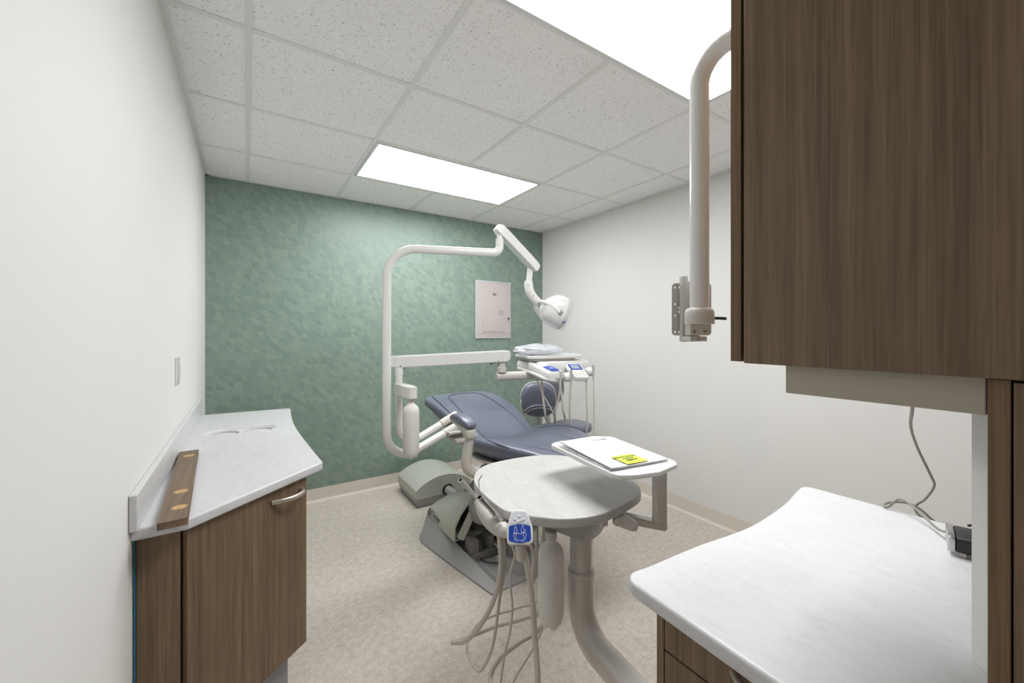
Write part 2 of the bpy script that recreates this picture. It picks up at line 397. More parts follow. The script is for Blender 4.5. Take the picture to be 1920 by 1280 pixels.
rec2 = [(-0.022+(x+0.022)*1.02, 2.43+(y-2.43)*1.02) for x, y in rec]
obj('recess_ledge', plate(rec2, LZ-0.016, LZ-0.0075, 0.0, [circle(x, y, 0.064, 36) for x, y in wells]), 'counter', ct)
for x, y in wells: obj('recess_well', lathe([(0.0645, -0.0165), (0.0640, -0.0165), (0.062, -0.027), (0.054, -0.0295), (0.0, -0.030)], (x, y, LZ), 32), 'counter', ct, smooth=40)

# loose walnut strip with hinge-cup holes
bz = LZ+0.001
ba = V((-0.156, 1.315, 0)); bb = V((-0.192, 2.055, 0)); bd = (bb-ba).normalized(); bn = V((bd.y, -bd.x, 0))
oc = [ba-bn*0.030, ba+bn*0.030, bb+bn*0.030, bb-bn*0.030]
hc = [(-0.184, 1.972), (-0.163, 1.545), (-0.152, 1.408)]
brd = obj('wood_strip', plate([(p.x, p.y) for p in oc], bz, bz+0.018, 0.0, [circle(x, y, 0.0175, 24) for x, y in hc]), 'wood_y',
          label='loose walnut strip with three hinge holes lying on the white counter', cat='board')
for x, y in hc:
    obj('hinge_hole', lathe([(0.0174, 0.0178), (0.0172, 0.006), (0.0, 0.0055)], (x, y, bz), 24), 'chip', brd, smooth=40, label='raw particle board inside the hole')

# ------------------------------------------------------------------ right console: base cabinet, counter, upper cabinet
RZ = 0.86
bc = thing('base_cabinet', 'walnut laminate drawer cabinet under the wide white counter', 'cabinet', (1.03, 0.28, 0))
obj('carcass', box(0.684, 1.40, 0.088, 0.478, 0.10, RZ-0.03), 'wood', bc)
obj('end_panel', box(0.666, 1.42, 0.4785, 0.4945, 0.0, RZ-0.03, 0.0008), 'wood', bc)
obj('back_panel', box(1.402, 1.42, 0.088, 0.478, 0.0, RZ-0.03), 'wood', bc)
obj('toe_kick', box(0.74, 0.752, 0.088, 0.478, 0.0, 0.10), 'toekick', bc)
def bow(parent, x, y0, y1, z):
    n = 9; pts = []
    for k in range(n):
        s = k/(n-1); pts.append(V((x-0.003-0.028*math.sin(math.pi*s)**0.7, y0+(y1-y0)*s, z)))
    obj('handle', tube(cr(pts, 4), [0.006]*(4*(n-1)+1), 10), 'nickel', parent, smooth=60, label='satin nickel bow handle')
for z0, z1 in ((0.745, 0.825), (0.520, 0.741), (0.110, 0.516)):
    d = obj('drawer', box(0.665, 0.6835, 0.091, 0.4755, z0, z1, 0.0006), 'wood', bc)
    bow(d, 0.665, 0.215, 0.345, (z0+z1)/2+0.01)
rc = fillet([V(p+(0,)) for p in [(0.612, 0.086), (0.630, 0.55), (0.80, 0.541)]], [0, 0.035, 0], 6)[:-1]
rc2 = cr([V(p+(0,)) for p in [(0.70, 0.543), (0.86, 0.533), (1.055, 0.512), (1.262, 0.522), (1.40, 0.543)]], 8)
rc3 = fillet([V(p+(0,)) for p in [(1.42, 0.546), (1.488, 0.556), (1.496, 0.086)]], [0, 0.03, 0], 5)[1:]
obj('countertop', plate([(p.x, p.y) for p in rc+rc2+rc3], RZ-0.03, RZ, 0.007), 'counter', smooth=35,
    label='wide white counter with rounded corners and a concave end under the walnut upper cabinet', cat='countertop')

uc = thing('upper_cabinet', 'tall walnut laminate upper cabinet hanging over the wide white counter', 'cabinet', (0.9, -0.1, 1.25))
UB = 1.2975
obj('carcass', box(0.730, 1.10, -0.75, 0.3525, UB+0.004, 2.20), 'wood', uc)
obj('side_panel', box(0.703, 1.10, 0.3535, 0.3712, UB+0.002, 2.20, 0.0008), 'wood_edge', uc)
ud = obj('door', box(0.700, 0.7195, -0.20, 0.3475, UB, 2.198, 0.001), 'wood', uc)
obj('door', box(0.700, 0.7195, -0.74, -0.204, UB, 2.198, 0.001), 'wood', uc)
obj('light_valance', box(0.728, 0.742, 0.0845, 0.296, 1.2515, UB+0.003, 0.0015), 'ivory', uc, label='cream valance board under the cabinet')
obj('valance_return', box(0.7425, 1.0, 0.284, 0.296, 1.2515, UB+0.003), 'ivory', uc)

tc_ = thing('tall_cabinet', 'walnut laminate tall cabinet standing under the upper cabinet at the counter end', 'cabinet', (0.9, -0.3, 0))
obj('carcass', box(0.742, 1.10, -0.75, 0.0645, 0.0, UB-0.002), 'wood', tc_)
obj('end_panel', box(0.722, 1.10, 0.0655, 0.083, 0.0, UB-0.002, 0.0008), 'wood_edge', tc_)
obj('door', box(0.716, 0.7345, -0.42, 0.0632, 0.10, UB-0.004, 0.0008), 'wood', tc_)

dp = thing('divider_post', 'pale angled post between the white counter and the upper cabinet', 'panel', (0.92, 0.1, RZ))
obj('post', poly_prism([(0.868, 0.0845), (0.903, 0.119), (0.99, 0.119), (0.99, 0.0845)], RZ+0.0005, UB-0.002), 'paint', dp)
hx = frame((0.8745, 0.0900, 0.975), (0.7071, 0.7071, 0), (0, 0, 1))
hpl = obj('hinge_plate', box(-0.008, 0.008, -0.031, 0.031, 0.0004, 0.003, 0.0008), 'chrome', dp, T=hx, label='steel plate with dark screw heads')
for dz in (-0.02, 0.02): obj('screw', cyl((0, dz, 0.003), (0, dz, 0.0042), 0.0032, 12), 'black', hpl, T=hx)
for dz in (-0.004, 0.004): obj('screw', cyl((-0.002, dz, 0.003), (-0.002, dz, 0.0042), 0.002, 12), 'darkgrey', hpl, T=hx)

# power supply and its cord
ps = thing('power_supply', 'black and silver power brick with a grey cord on the wide white counter', 'power supply', (1.32, 0.17, RZ))
fx_ = frame((1.325, 0.165, RZ+0.030), (0.22, -0.975, 0), (0.95, 0.2, 0.12))
obj('body', box(-0.035, 0.075, -0.032, 0.032, -0.017, 0.017, 0.004), 'black', ps, T=fx_, smooth=40)
obj('end_cap', box(-0.047, -0.0352, -0.033, 0.033, -0.018, 0.018, 0.003), 'chrome', ps, T=fx_, smooth=40)
for xs in (-0.03, 0.03): obj('stand_foot', box(xs, xs+0.01, -0.028, 0.03, -0.030, -0.0172), 'nickel', ps, T=frame((1.325, 0.165, RZ+0.0305), (0.22, -0.975, 0), (0.975, 0.22, 0)))
cpts = [(1.05, 0.212, 1.2965), (1.055, 0.214, 1.25), (1.1, 0.223, 1.199), (1.3, 0.266, 1.127), (1.45, 0.284, 1.049), (1.53, 0.275, 0.967), (1.535, 0.269, 0.938), (1.535, 0.286, 0.897), (1.535, 0.305, 0.871), (1.532, 0.298, 0.850), (1.535, 0.270, 0.835),
        (1.54, 0.265, 0.838), (1.535, 0.275, 0.848), (1.535, 0.296, 0.866), (1.53, 0.321, 0.875), (1.512, 0.350, 0.871), (1.487, 0.359, 0.866), (1.475, 0.347, 0.868), (1.48, 0.324, 0.896), (1.45, 0.289, 0.892), (1.42, 0.259, 0.879), (1.385, 0.235, 0.876), (1.352, 0.213, 0.886)]
obj('cord', tube(cr(cpts, 6), 0.0030, 8), 'cord', ps, smooth=180)
obj('cable', tube(cr([(1.36, 0.185, RZ+0.052), (1.375, 0.165, RZ+0.058), (1.39, 0.13, RZ+0.05), (1.40, 0.09, RZ+0.02)], 6), 0.0026, 8), 'black', ps, smooth=180)

# monitor pole on the end of the upper cabinet
mm = thing('monitor_mount', 'white curved monitor pole with a bare mounting plate beside the upper cabinet', 'monitor mount', (0.82, 0.5, 1.33))
pp = fillet([V((0.82, 0.5, 1.385)), V((0.82, 0.5, 1.945)), V((0.82, 0.3722, 1.945))], [0, 0.125, 0], 14)
obj('pole', tube(pp, 0.0197, 28), 'white', mm, smooth=60)
obj('end_cap', lathe([(0.0, 0.0365), (0.02, 0.0365), (0.026, 0.034), (0.0295, 0.027), (0.030, 0.015), (0.030, 0.0005), (0.0285, 0.0)], (0.82, 0.5, 1.3665), 28), 'putty', mm, smooth=50)
R_ = V((0.8335, -0.5526, 0)); F_ = V((0.5526, 0.8335, 0))
fm = frame((0.82, 0.5, 0), R_, F_)
obj('bracket', merge(box(-0.025, 0.013, -0.012, 0.014, 1.343, 1.366)), 'putty', mm, T=fm)
for x in (-0.017, 0.005): obj('screw', cyl((x, -0.012, 1.351), (x, -0.0145, 1.351), 0.0032, 12), 'chrome', mm, T=fm)
obj('channel', merge(box(-0.024, -0.012, 0.030, 0.046, 1.328, 1.475), box(-0.0239, 0.020, 0.0421, 0.0465, 1.3281, 1.465)), 'lightgrey', mm, T=fm)
obj('clamp_foot', box(-0.024, 0.012, -0.010, 0.034, 1.330, 1.3405, 0.001), 'putty', mm, T=fm)
obj('screw', cyl((-0.007, -0.010, 1.3355), (-0.007, -0.0125, 1.3355), 0.0036, 14), 'nickel', mm, T=fm)
hl = [circle(x+0.019, z, 0.0022, 12) for x, z in [(-0.052, 0.05), (-0.042, 0.05), (-0.052, 0.012), (-0.042, 0.003), (-0.042, -0.006), (-0.052, -0.014), (-0.052, -0.052), (-0.042, -0.052), (0.022, 0.051), (0.022, 0.012), (0.022, -0.052)]]
fp = frame((0.82+F_.x*0.05, 0.5+F_.y*0.05, 1.402), R_, (0, 0, 1))
obj('mounting_plate', plate(rrect(-0.040, 0.050, -0.060, 0.060, 0.008), -0.0015, 0.0015, 0.0, hl), 'lightgrey', mm, T=fp, label='grey metal plate with screw holes')
obj('cable_stub', tube([V((0.845, 0.4834, 1.380)), V((0.857, 0.4754, 1.380)), V((0.868, 0.4681, 1.379))], 0.0034, 10), 'black', mm, smooth=60)

# ------------------------------------------------------------------ electrical panel on the green wall
ep = thing('electrical_panel', 'beige electrical breaker panel wrapped in clear film on the green wall', 'electrical panel', (2.094, YB, 1.29))
y0 = YB-0.012
obj('cover', box(1.892, 2.296, y0, YB-0.0005, 1.291, 1.858, 0.003), 'panel', ep)
pd = obj('door', box(1.971, 2.225, y0-0.006, y0-0.0001, 1.356, 1.754, 0.0015), 'panel', ep)
obj('door_fold', box(2.1305, 2.1325, y0-0.0068, y0-0.0061, 1.358, 1.752), 'panel', pd)
obj('latch', box(2.158, 2.205, y0-0.014, y0-0.0061, 1.527, 1.567, 0.002), 'chrome', pd)
obj('label', box(2.085, 2.125, y0-0.0070, y0-0.0061, 1.720, 1.742), 'black', pd)
for x in (2.095, 2.108): obj('label_print', box(x, x+0.009, y0-0.0075, y0-0.0071, 1.729, 1.733), 'whiteink', pd)
obj('ledge', loft([[(1.935, y0-0.0002, 1.325), (1.975, y0-0.008, 1.350), (2.225, y0-0.008, 1.350), (2.262, y0-0.0002, 1.325)], [(1.935, y0-0.0001, 1.324), (1.975, y0-0.0001, 1.349), (2.225, y0-0.0001, 1.349), (2.262, y0-0.0001, 1.324)]]), 'panel', ep)
obj('knob', cyl((2.272, y0-0.001, 1.486), (2.272, y0-0.018, 1.486), 0.011, 14, 0.002), 'black', ep)
for x in (1.912, 2.278):
    for z in (1.41, 1.75): obj('screw', cyl((x, y0-0.0001, z), (x, y0-0.002, z), 0.004, 10), 'nickel', ep)
# film: a slightly crumpled sheet
bm = bmesh.new(); nxs, nzs = 14, 20; grid = []
for i in range(nxs+1):
    r = []
    for j in range(nzs+1):
        u, v = i/nxs, j/nzs; e_ = min(u, 1-u, v, 1-v)
        d = 0.016+0.009*noise.noise(V((u*5, v*7, 3))) if e_ > 0.01 else 0.0035
        ed = 0.004*noise.noise(V((u*9, v*11, 9)))
        r.append(bm.verts.new((1.886+0.416*u+ed, y0-d-(0.006 if 0 < e_ else 0), 1.284+0.58*v+ed)))
    grid.append(r)
for i in range(nxs):
    for j in range(nzs): bm.faces.new((grid[i][j], grid[i+1][j], grid[i+1][j+1], grid[i][j+1]))
for b_ in (box(1.886, 1.900, y0-0.0062, y0-0.005, 1.285, 1.862), box(2.289, 2.302, y0-0.0062, y0-0.005, 1.285, 1.862), box(1.900, 2.289, y0-0.0062, y0-0.005, 1.852, 1.862), box(1.900, 2.289, y0-0.0062, y0-0.005, 1.285, 1.296)): obj('film_edge', b_, 'bagfilm', ep)
obj('plastic_film', bm, 'film', ep, smooth=180, label='clear wrinkled protective film')

# ------------------------------------------------------------------ round instrument table on its curved arm
rt = thing('instrument_table', 'round pale instrument table on a curved grey pipe arm with hoses and side tray', 'instrument table', (0.906, 0.959, 0.38))
TZ = 0.84
to = cr([V(p+(0,)) for p in [(0.615, 1.014), (0.643, 1.20), (0.735, 1.322), (0.881, 1.345), (1.050, 1.300), (1.135, 1.160), (1.140, 0.990), (1.062, 0.847), (0.931, 0.804), (0.815, 0.799), (0.71, 0.842), (0.632, 0.935)]], 8, True)
top = obj('tabletop', plate([(p.x, p.y) for p in to], TZ-0.027, TZ, 0.004), 'tabletop', rt, smooth=35)
b0 = fillet([V(p+(0,)) for p in [(0.675, 1.03), (0.84, 0.845), (1.00, 0.885), (1.00, 1.06), (0.84, 1.13)]], 0.05, 5, True)
b1 = fillet([V(p+(0,)) for p in [(0.72, 1.03), (0.85, 0.862), (0.985, 0.898), (0.985, 1.04), (0.84, 1.09)]], 0.05, 5, True)
b2 = fillet([V(p+(0,)) for p in [(0.83, 0.99), (0.865, 0.885), (0.965, 0.915), (0.965, 1.02), (0.87, 1.03)]], 0.04, 5, True)
def zz(r, z): return [V((p.x, p.y, z)) for p in r]
obj('housing', loft([zz(b0, TZ-0.0275), zz(b0, TZ-0.045), zz(b1, TZ-0.085), zz(b2, TZ-0.132), [V((0.906+(p.x-0.906)*0.8, 0.959+(p.y-0.959)*0.8, TZ-0.14)) for p in b2]]), 'grey', rt, smooth=40)
obj('column', tube([(0.906, 0.959, 0.705), (0.906, 0.959, 0.55)], 0.0365, 32), 'warm', rt, smooth=60)
obj('column_ring', lathe([(0.034, 0.70), (0.034, 0.712)], (0.906, 0.959, 0), 28), 'chrome', rt, smooth=60)
ap = fillet([V((0.906, 0.959, 0.572)), V((0.906, 0.959, 0.375)), V((0.872, 0.4985, 0.345))], [0, 0.22, 0], 20)
arm = obj('pipe_arm', tube(ap, 0.0425, 32), 'warm', rt, smooth=60)
obj('collar', lathe([(0.0385, 0.585), (0.0425, 0.583), (0.0438, 0.578), (0.0438, 0.57), (0.0425, 0.568)], (0.906, 0.959, 0), 32), 'warm', rt, smooth=60)
# side tray with its own arm
tr = [(0.894, 1.102), (0.92, 1.115), (1.103, 1.099), (1.154, 1.052), (1.097, 0.745), (1.076, 0.727), (0.978, 0.715), (0.902, 0.735), (0.859, 0.759), (0.852, 0.785)]
tro = fillet([V(p+(0,)) for p in tr], 0.02, 4, True)
obj('side_tray', plate([(p.x, p.y) for p in tro], 0.940, 0.954, 0.003), 'white', rt, smooth=35)
pst = fillet([V((x, y, 0)) for x, y in rrect(-0.021, 0.021, -0.015, 0.015, 0.012, 4)], 0, 1, True)
pm = frame((1.046, 0.766, 0), R_, F_)
obj('tray_post', loft([[pm @ V((p.x, p.y, z)) for p in pst] for z in (0.772, 0.939)]), 'warm', rt, smooth=40)
fa = V((1.046, 0.766, 0)); fb = V((0.950, 0.832, 0)); fd = (fb-fa).normalized(); fn = V((-fd.y, fd.x, 0))
def arm_ring(c, w_, z0, z1): return [c-fn*w_+V((0, 0, z0)), c+fn*w_+V((0, 0, z0)), c+fn*w_+V((0, 0, z1)), c-fn*w_+V((0, 0, z1))]
bm = loft([arm_ring(fa-fd*0.021, 0.012, 0.755, 0.772), arm_ring(fa-fd*0.012, 0.019, 0.752, 0.7715), arm_ring(fa+fd*0.06, 0.016, 0.764, 0.788), arm_ring(fb, 0.016, 0.776, 0.800)])
bmesh.ops.bevel(bm, geom=bm.edges[:], offset=0.003, segments=2, affect='EDGES'); obj('tray_arm', bm, 'warm', rt, smooth=40)
cm = frame((0.935, 0.845, 0.792), fn*-1, (0, 0, 1))
bm = loft([[V((x, y, 0)) for x, y in [(0.93, 0.79), (0.965, 0.755), (0.985, 0.775), (0.955, 0.815)]][:], ] + [[V((x, y, 0)) for x, y in [(0.93, 0.79), (0.965, 0.755), (0.985, 0.775), (0.955, 0.815)]]]) if False else tube(cr([(0.915, 0.828, 0.797), (0.935, 0.800, 0.787), (0.955, 0.774, 0.777)], 4), [0.019, 0.019, 0.019, 0.019, 0.0185, 0.018, 0.0175, 0.016, 0.010], 14)
obj('clamp', bm, 'warm', rt, smooth=50)
obj('clamp_button', cyl((0.907, 0.812, 0.797), (0.899, 0.798, 0.797), 0.0125, 20, 0.002), 'putty', rt, smooth=40)
obj('clip', box(0.848, 0.874, 0.812, 0.838, TZ-0.052, TZ-0.0278, 0.004), 'putty', rt)
# water bottle under the table
def bottle(parent, x, y, zb, zt, r):
    h = zt-zb
    pr = [(r*0.55, 0.004), (r*0.62, 0), (r*0.72, 0.002*1), (r*0.93, h*0.10), (r, h*0.16), (r, h*0.80), (r*0.97, h*0.85), (r*0.82, h*0.91), (r*0.5, h*0.95), (r*0.36, h*0.97), (r*0.34, h*1.06)]
    seg = 30; rings = []
    for k, (rr_, z) in enumerate(pr):
        ring = []
        for q in range(seg):
            an = 2*math.pi*q/seg; dz = 0
            if z < h*0.05: dz = 0.010*max(0, math.cos(an*5))*1.0
            ring.append(V((x+rr_*math.cos(an), y+rr_*math.sin(an), zb+z+dz)))
        rings.append(ring)
    b = obj('bottle', loft(rings), 'bottle', parent, smooth=50, label='milky white water bottle')
    for f_ in (0.60, 0.48): obj('bottle_ring', lathe([(r*1.002, 0), (r*1.012, 0.001), (r*1.002, 0.002)], (x, y, zb+h*f_), 30), 'bottle', b, smooth=60)
    obj('bottle_cap', lathe([(r*0.42, 0), (r*0.46, 0.002), (r*0.46, h*0.09), (r*0.42, h*0.095)], (x, y, zb+h*1.0), 24), 'putty', b, smooth=40)
    return b
bottle(rt, 0.792, 0.975, 0.436, 0.705, 0.0405)
# control pad and hose holder at the table edge
PN = (V((-0.45, -0.72, 0.55))).normalized(); pc = V((0.612, 0.886, 0.822))
px_ = V((0, 0, 1)).cross(PN).normalized(); py_ = PN.cross(px_)
fpad = frame(pc, px_, py_)
padout = [(p.x, p.y) for p in fillet([V(p+(0,)) for p in [(-0.034, -0.040), (0.034, -0.040), (0.036, 0.0), (0.020, 0.046), (-0.020, 0.046), (-0.036, 0.0)]], [0.012, 0.012, 0.04, 0.016, 0.016, 0.04], 6, True)]
pad = obj('control_pad', plate(padout, -0.026, 0.004, 0.004), 'white', rt, T=fpad, smooth=40)
lab = [(p.x, p.y) for p in fillet([V(p+(0,)) for p in [(-0.030, -0.031), (0.0, -0.036), (0.030, -0.031), (0.029, 0.006), (0.0, 0.010), (-0.029, 0.006)]], [0.008, 0.03, 0.008, 0.006, 0.05, 0.006], 5, True)]
obj('label', plate(lab, 0.0042, 0.0050), 'blue', pad, T=fpad, label='blue label with white tooth outlines')
ub = [(p.x, p.y) for p in fillet([V(p+(0,)) for p in [(-0.027, 0.011), (0.027, 0.011), (0.017, 0.038), (-0.017, 0.038)]], 0.005, 4, True)]
obj('button_field', plate(ub, 0.0042, 0.0048), 'whiteink', pad, T=fpad)
for x, y in ((-0.012, 0.021), (0.0, 0.029), (0.012, 0.021), (-0.004, 0.016), (0.005, 0.018)):
    obj('button', lathe([(0.0036, 0.0048), (0.003, 0.0062), (0.0, 0.0066)], (x, y, 0), 14), 'white', pad, T=fpad, smooth=60)
def icon(cx, cy, s, flip):
    pts = [(-0.6, 1), (0.6, 1), (0.75, 0.4), (0.45, -0.3), (0.1, -1), (-0.2, -1), (-0.5, -0.3), (-0.75, 0.4)]
    return [V((cx+x*s, cy+y*s*(1.5 if not flip else -1.5), 0.0052)) for x, y in pts]
for cx, cy, s, fl in ((-0.011, -0.004, 0.005, True), (0.008, -0.002, 0.0055, True), (-0.013, -0.021, 0.0045, False), (0.013, -0.019, 0.005, False)):
    pts = icon(cx, cy, s, fl); obj('tooth_outline', tube(cr(pts+[pts[0]], 3), 0.0006, 6), 'whiteink', pad, T=fpad)
obj('tooth_outline', tube(cr([(-0.018, -0.012, 0.0052), (-0.006, -0.0125, 0.0052), (0.004, -0.014, 0.0052), (0.016, -0.005, 0.0052)], 4), 0.0007, 6), 'whiteink', pad, T=fpad)
obj('lettering', to_mesh_text('DCI edge', 0.0062), 'whiteink', pad, T=fpad @ Matrix.Translation((0, -0.029, 0.0052)))
st0 = pc-py_*0.036-PN*0.012
obj('pad_stem', cyl(st0, st0+V((0.004, 0.0, -0.042)), 0.0135, 20, 0.002), 'hose', rt, smooth=40)
obj('pad_arm', tube([(0.640, 0.905, 0.778), (0.745, 0.960, 0.790)], 0.009, 12), 'warm', rt, smooth=60)
hold = cr([(0.607, 0.915, 0.800), (0.585, 0.946, 0.806), (0.567, 0.982, 0.832), (0.562, 1.021, 0.862)], 6)
obj('hose_holder', tube(hold, [0.013+0.011*math.sin(math.pi*min(1, k/18)*0.85+0.2) for k in range(len(hold))], 16), 'putty', rt, smooth=60)
hoses = {
 'thick': (0.0066, [(0.578, 0.936, 0.796), (0.582, 0.934, 0.708), (0.57, 0.942, 0.628), (0.546, 0.97, 0.547), (0.522, 1.022, 0.472), (0.516, 1.097, 0.42), (0.56, 1.165, 0.36), (0.639, 1.172, 0.349), (0.703, 1.142, 0.368), (0.778, 1.092, 0.393), (0.815, 1.064, 0.43), (0.83, 1.055, 0.70)]),
 'thin': (0.0042, [(0.594, 0.938, 0.787), (0.596, 0.937, 0.702), (0.584, 0.945, 0.599), (0.577, 0.962, 0.488), (0.573, 0.988, 0.419), (0.571, 1.037, 0.35), (0.582, 1.114, 0.329), (0.611, 1.191, 0.317), (0.682, 1.252, 0.313), (0.748, 1.232, 0.333), (0.81, 1.187, 0.36), (0.845, 1.09, 0.45), (0.85, 1.07, 0.70)]),
 'cable': (0.0032, [(0.593, 0.903, 0.785), (0.603, 0.896, 0.749), (0.593, 0.903, 0.698), (0.594, 0.902, 0.655), (0.603, 0.908, 0.598), (0.603, 0.92, 0.525), (0.601, 0.945, 0.443), (0.591, 0.952, 0.353), (0.62, 1.0, 0.25), (0.72, 1.06, 0.25), (0.82, 1.04, 0.40), (0.845, 1.03, 0.70)]),
 'main': (0.0078, [(0.623, 0.883, 0.763), (0.633, 0.876, 0.705), (0.642, 0.87, 0.633), (0.648, 0.866, 0.533), (0.642, 0.846, 0.407), (0.645, 0.90, 0.29), (0.65, 1.009, 0.218), (0.663, 1.127, 0.212), (0.705, 1.140, 0.255), (0.764, 1.118, 0.296), (0.835, 1.093, 0.33), (0.865, 1.065, 0.42), (0.87, 1.055, 0.70)]),
 'short': (0.0058, [(0.655, 0.905, 0.768), (0.700, 0.940, 0.700), (0.740, 1.00, 0.60), (0.775, 1.045, 0.54), (0.80, 1.06, 0.60), (0.80, 1.06, 0.71)]),
}
for k, (r_, pts) in hoses.items():
    obj('hose', tube(cr(pts, 8), r_, 12), 'hose', rt, smooth=180)

# suction handpieces and syringe in the holder
def handpiece(label, pts, rs, mouth, mat_='chrome'):
    h = thing('suction_handpiece', label, 'handpiece', pts[0])
    a_, e_ = V(pts[0]), V(pts[-1]); L = (e_-a_).length; R = rs(11); rm = mouth
    prof = [(0.0, 0.0)]+[(R[k], L*k/10) for k in range(11)]+[(rm, L+0.0004), (rm*0.97, L-0.004), (rm*0.95, L-0.035), (0.0, L-0.035)]
    obj('barrel', lathe(prof, a_, 20, e_-a_), mat_, h, smooth=60)
    return h
h1_ = handpiece('wide steel suction handpiece in the holder beside the blue control pad', [(0.600, 0.945, 0.812), (0.562, 0.943, 0.857), (0.519, 0.940, 0.908)], lambda n: [0.0085-0.0022*math.sin(math.pi*k/(n-1))*(1 if k > n/2 else 0.3) for k in range(n)], 0.0058)
obj('valve', lathe([(0.009, 0), (0.0125, 0.003), (0.0125, 0.016), (0.009, 0.02)], (0.604, 0.940, 0.800), 16, (-0.6, 0.1, 0.8)), 'chrome', h1_, smooth=50)
obj('lever', tube([(0.585, 0.930, 0.836), (0.574, 0.928, 0.838), (0.560, 0.930, 0.848)], 0.003, 8), 'chrome', h1_, smooth=60)
h2_ = handpiece('slim steel suction handpiece pointing away over the grey chair base', [(0.583, 1.040, 0.842), (0.545, 1.031, 0.886), (0.503, 1.022, 0.932)], lambda n: [0.0075-0.0018*math.sin(math.pi*k/(n-1)) for k in range(n)], 0.0045)
obj('valve', lathe([(0.006, 0), (0.0105, 0.002), (0.0105, 0.014), (0.006, 0.018)], (0.584, 1.042, 0.832), 14, (-0.7, -0.1, 0.8)), 'chrome', h2_, smooth=50)
sy_ = thing('air_water_syringe', 'thin bent steel syringe tip standing at the round table edge', 'syringe', (0.564, 1.018, 0.865))
obj('tip', tube(fillet([V(p) for p in [(0.566, 1.012, 0.872), (0.562, 1.021, 0.885), (0.566, 1.030, 0.916), (0.580, 1.033, 0.928)]], [0, 0.006, 0.004, 0], 4), 0.0016, 10), 'chrome', sy_, smooth=60)
obj('head', lathe([(0.004, 0), (0.006, 0.002), (0.006, 0.012), (0.003, 0.016)], (0.567, 1.008, 0.862), 14), 'chrome', sy_, smooth=50)

# papers and note on the side tray
L_ = V((0.149, 0.989, 0)); S_ = V((0.989, -0.149, 0))
dl = thing('document_packet', 'white printed papers in a clear plastic sleeve on the side tray', 'papers', (0.985, 0.91, 0.954))
c0 = V((1.075, 0.757, 0))-S_*0.216
def sheet(o, w_, h_, z0, th, lift):
    rows = []; n = 8
    for j in range(n+1):
        for_ = []
        for i in range(n+1):
            u, v = i/n, j/n
            z = z0+lift*(1-u)*(0.3+0.7*v)*(1-u)
            q = o+S_*(w_*u)+L_*(h_*v); for_.append(V((q.x, q.y, z)))
        rows.append(for_)
    bm = bmesh.new(); a = [[bm.verts.new(p) for p in r] for r in rows]; b = [[bm.verts.new(p-V((0, 0, th))) for p in r] for r in rows]
    for j in range(n):
        for i in range(n):
            bm.faces.new((a[j][i], a[j][i+1], a[j+1][i+1], a[j+1][i])); bm.faces.new((b[j][i], b[j+1][i], b[j+1][i+1], b[j][i+1]))
    for k in range(n):
        bm.faces.new((a[0][k+1], a[0][k], b[0][k], b[0][k+1])); bm.faces.new((a[n][k], a[n][k+1], b[n][k+1], b[n][k]))
        bm.faces.new((a[k][0], a[k+1][0], b[k+1][0], b[k][0])); bm.faces.new((a[k+1][n], a[k][n], b[k][n], b[k+1][n]))
    return bm
pap = obj('papers', sheet(c0, 0.216, 0.279, 0.9620, 0.004, 0.010), 'paper', dl, smooth=40)
def onp(u, v): 
    q = c0+S_*u+L_*v; return (q.x, q.y, 0.9622+0.010*(1-u/0.216)**2*(0.3+0.7*v/0.279)+0.0008)
obj('lettering', to_mesh_text('DCI edge', 0.018, bold=0.0003), 'darkgrey', pap, T=frame(onp(0.155, 0.262), S_, L_))
for k, (u, v, wl) in enumerate([(0.10, 0.262, 0.05), (0.06, 0.235, 0.07), (0.09, 0.222, 0.13), (0.09, 0.21, 0.13), (0.05, 0.035, 0.05)]):
    o_ = onp(u-wl/2, v); obj('printed_line', box(0, wl, -0.0006, 0.0006, 0, 0.0002), 'paleink', pap, T=frame(o_, S_, L_))
obj('plastic_sleeve', sheet(c0-S_*0.012-L_*0.004, 0.245, 0.295, 0.9575, 0.0006, 0.006), 'film', dl, smooth=180, label='clear plastic sleeve')
sn = thing('sticky_note', 'yellow sticky note with handwriting on the white papers', 'note', (0.965, 0.813, 0.966))
fs = frame((0.966, 0.814, 0.9662), (1, -0.10, -0.022), (0.1, 1, 0.006))
obj('note_sheet', box(-0.042, 0.042, -0.037, 0.037, 0, 0.0003), 'note', sn, T=fs)
obj('handwriting', to_mesh_text('ADDITIONAL\nPARTS\nINSIDE', 0.0145, line=1.05, bold=0.0004), 'ink', sn, T=fs @ Matrix.Translation((0.0, 0.004, 0.0006)))

# ------------------------------------------------------------------ dental chair
HC = V((1.35, 2.03, 0)); FA = V((0.05, -0.9987, 0)); FB = V((0.9987, 0.05, 0))
def ch(u, v, z): return HC+FB*u+FA*v+V((0, 0, z))
dc = thing('dental_chair', 'reclined slate blue dental chair with one raised armrest on a grey floor base', 'dental chair', (1.28, 2.15, 0))
def sgn_pow(x, p): return math.copysign(abs(x)**p, x)
NS = 28
def section(hw, th, crest, place):
    ring = []
    for k in range(NS):
        a = 2*math.pi*k/NS; c_, s_ = math.cos(a), math.sin(a)
        f_ = sgn_pow(c_, 0.5); z = th/2*sgn_pow(s_, 0.6)+crest*f_*f_
        ring.append(place(hw*f_, z))
    return ring
SV = [-0.125, -0.11, -0.06, 0.02, 0.15, 0.30, 0.44, 0.58, 0.72, 0.80, 0.82]
SH = [0.12, 0.22, 0.295, 0.318, 0.325, 0.285, 0.232, 0.195, 0.175, 0.145, 0.09]
SZ = [0.655, 0.66, 0.672, 0.680, 0.690, 0.708, 0.722, 0.725, 0.715, 0.705, 0.70]
SC = [0.02, 0.035, 0.065, 0.085, 0.085, 0.062, 0.038, 0.018, 0.008, 0.0, 0.0]
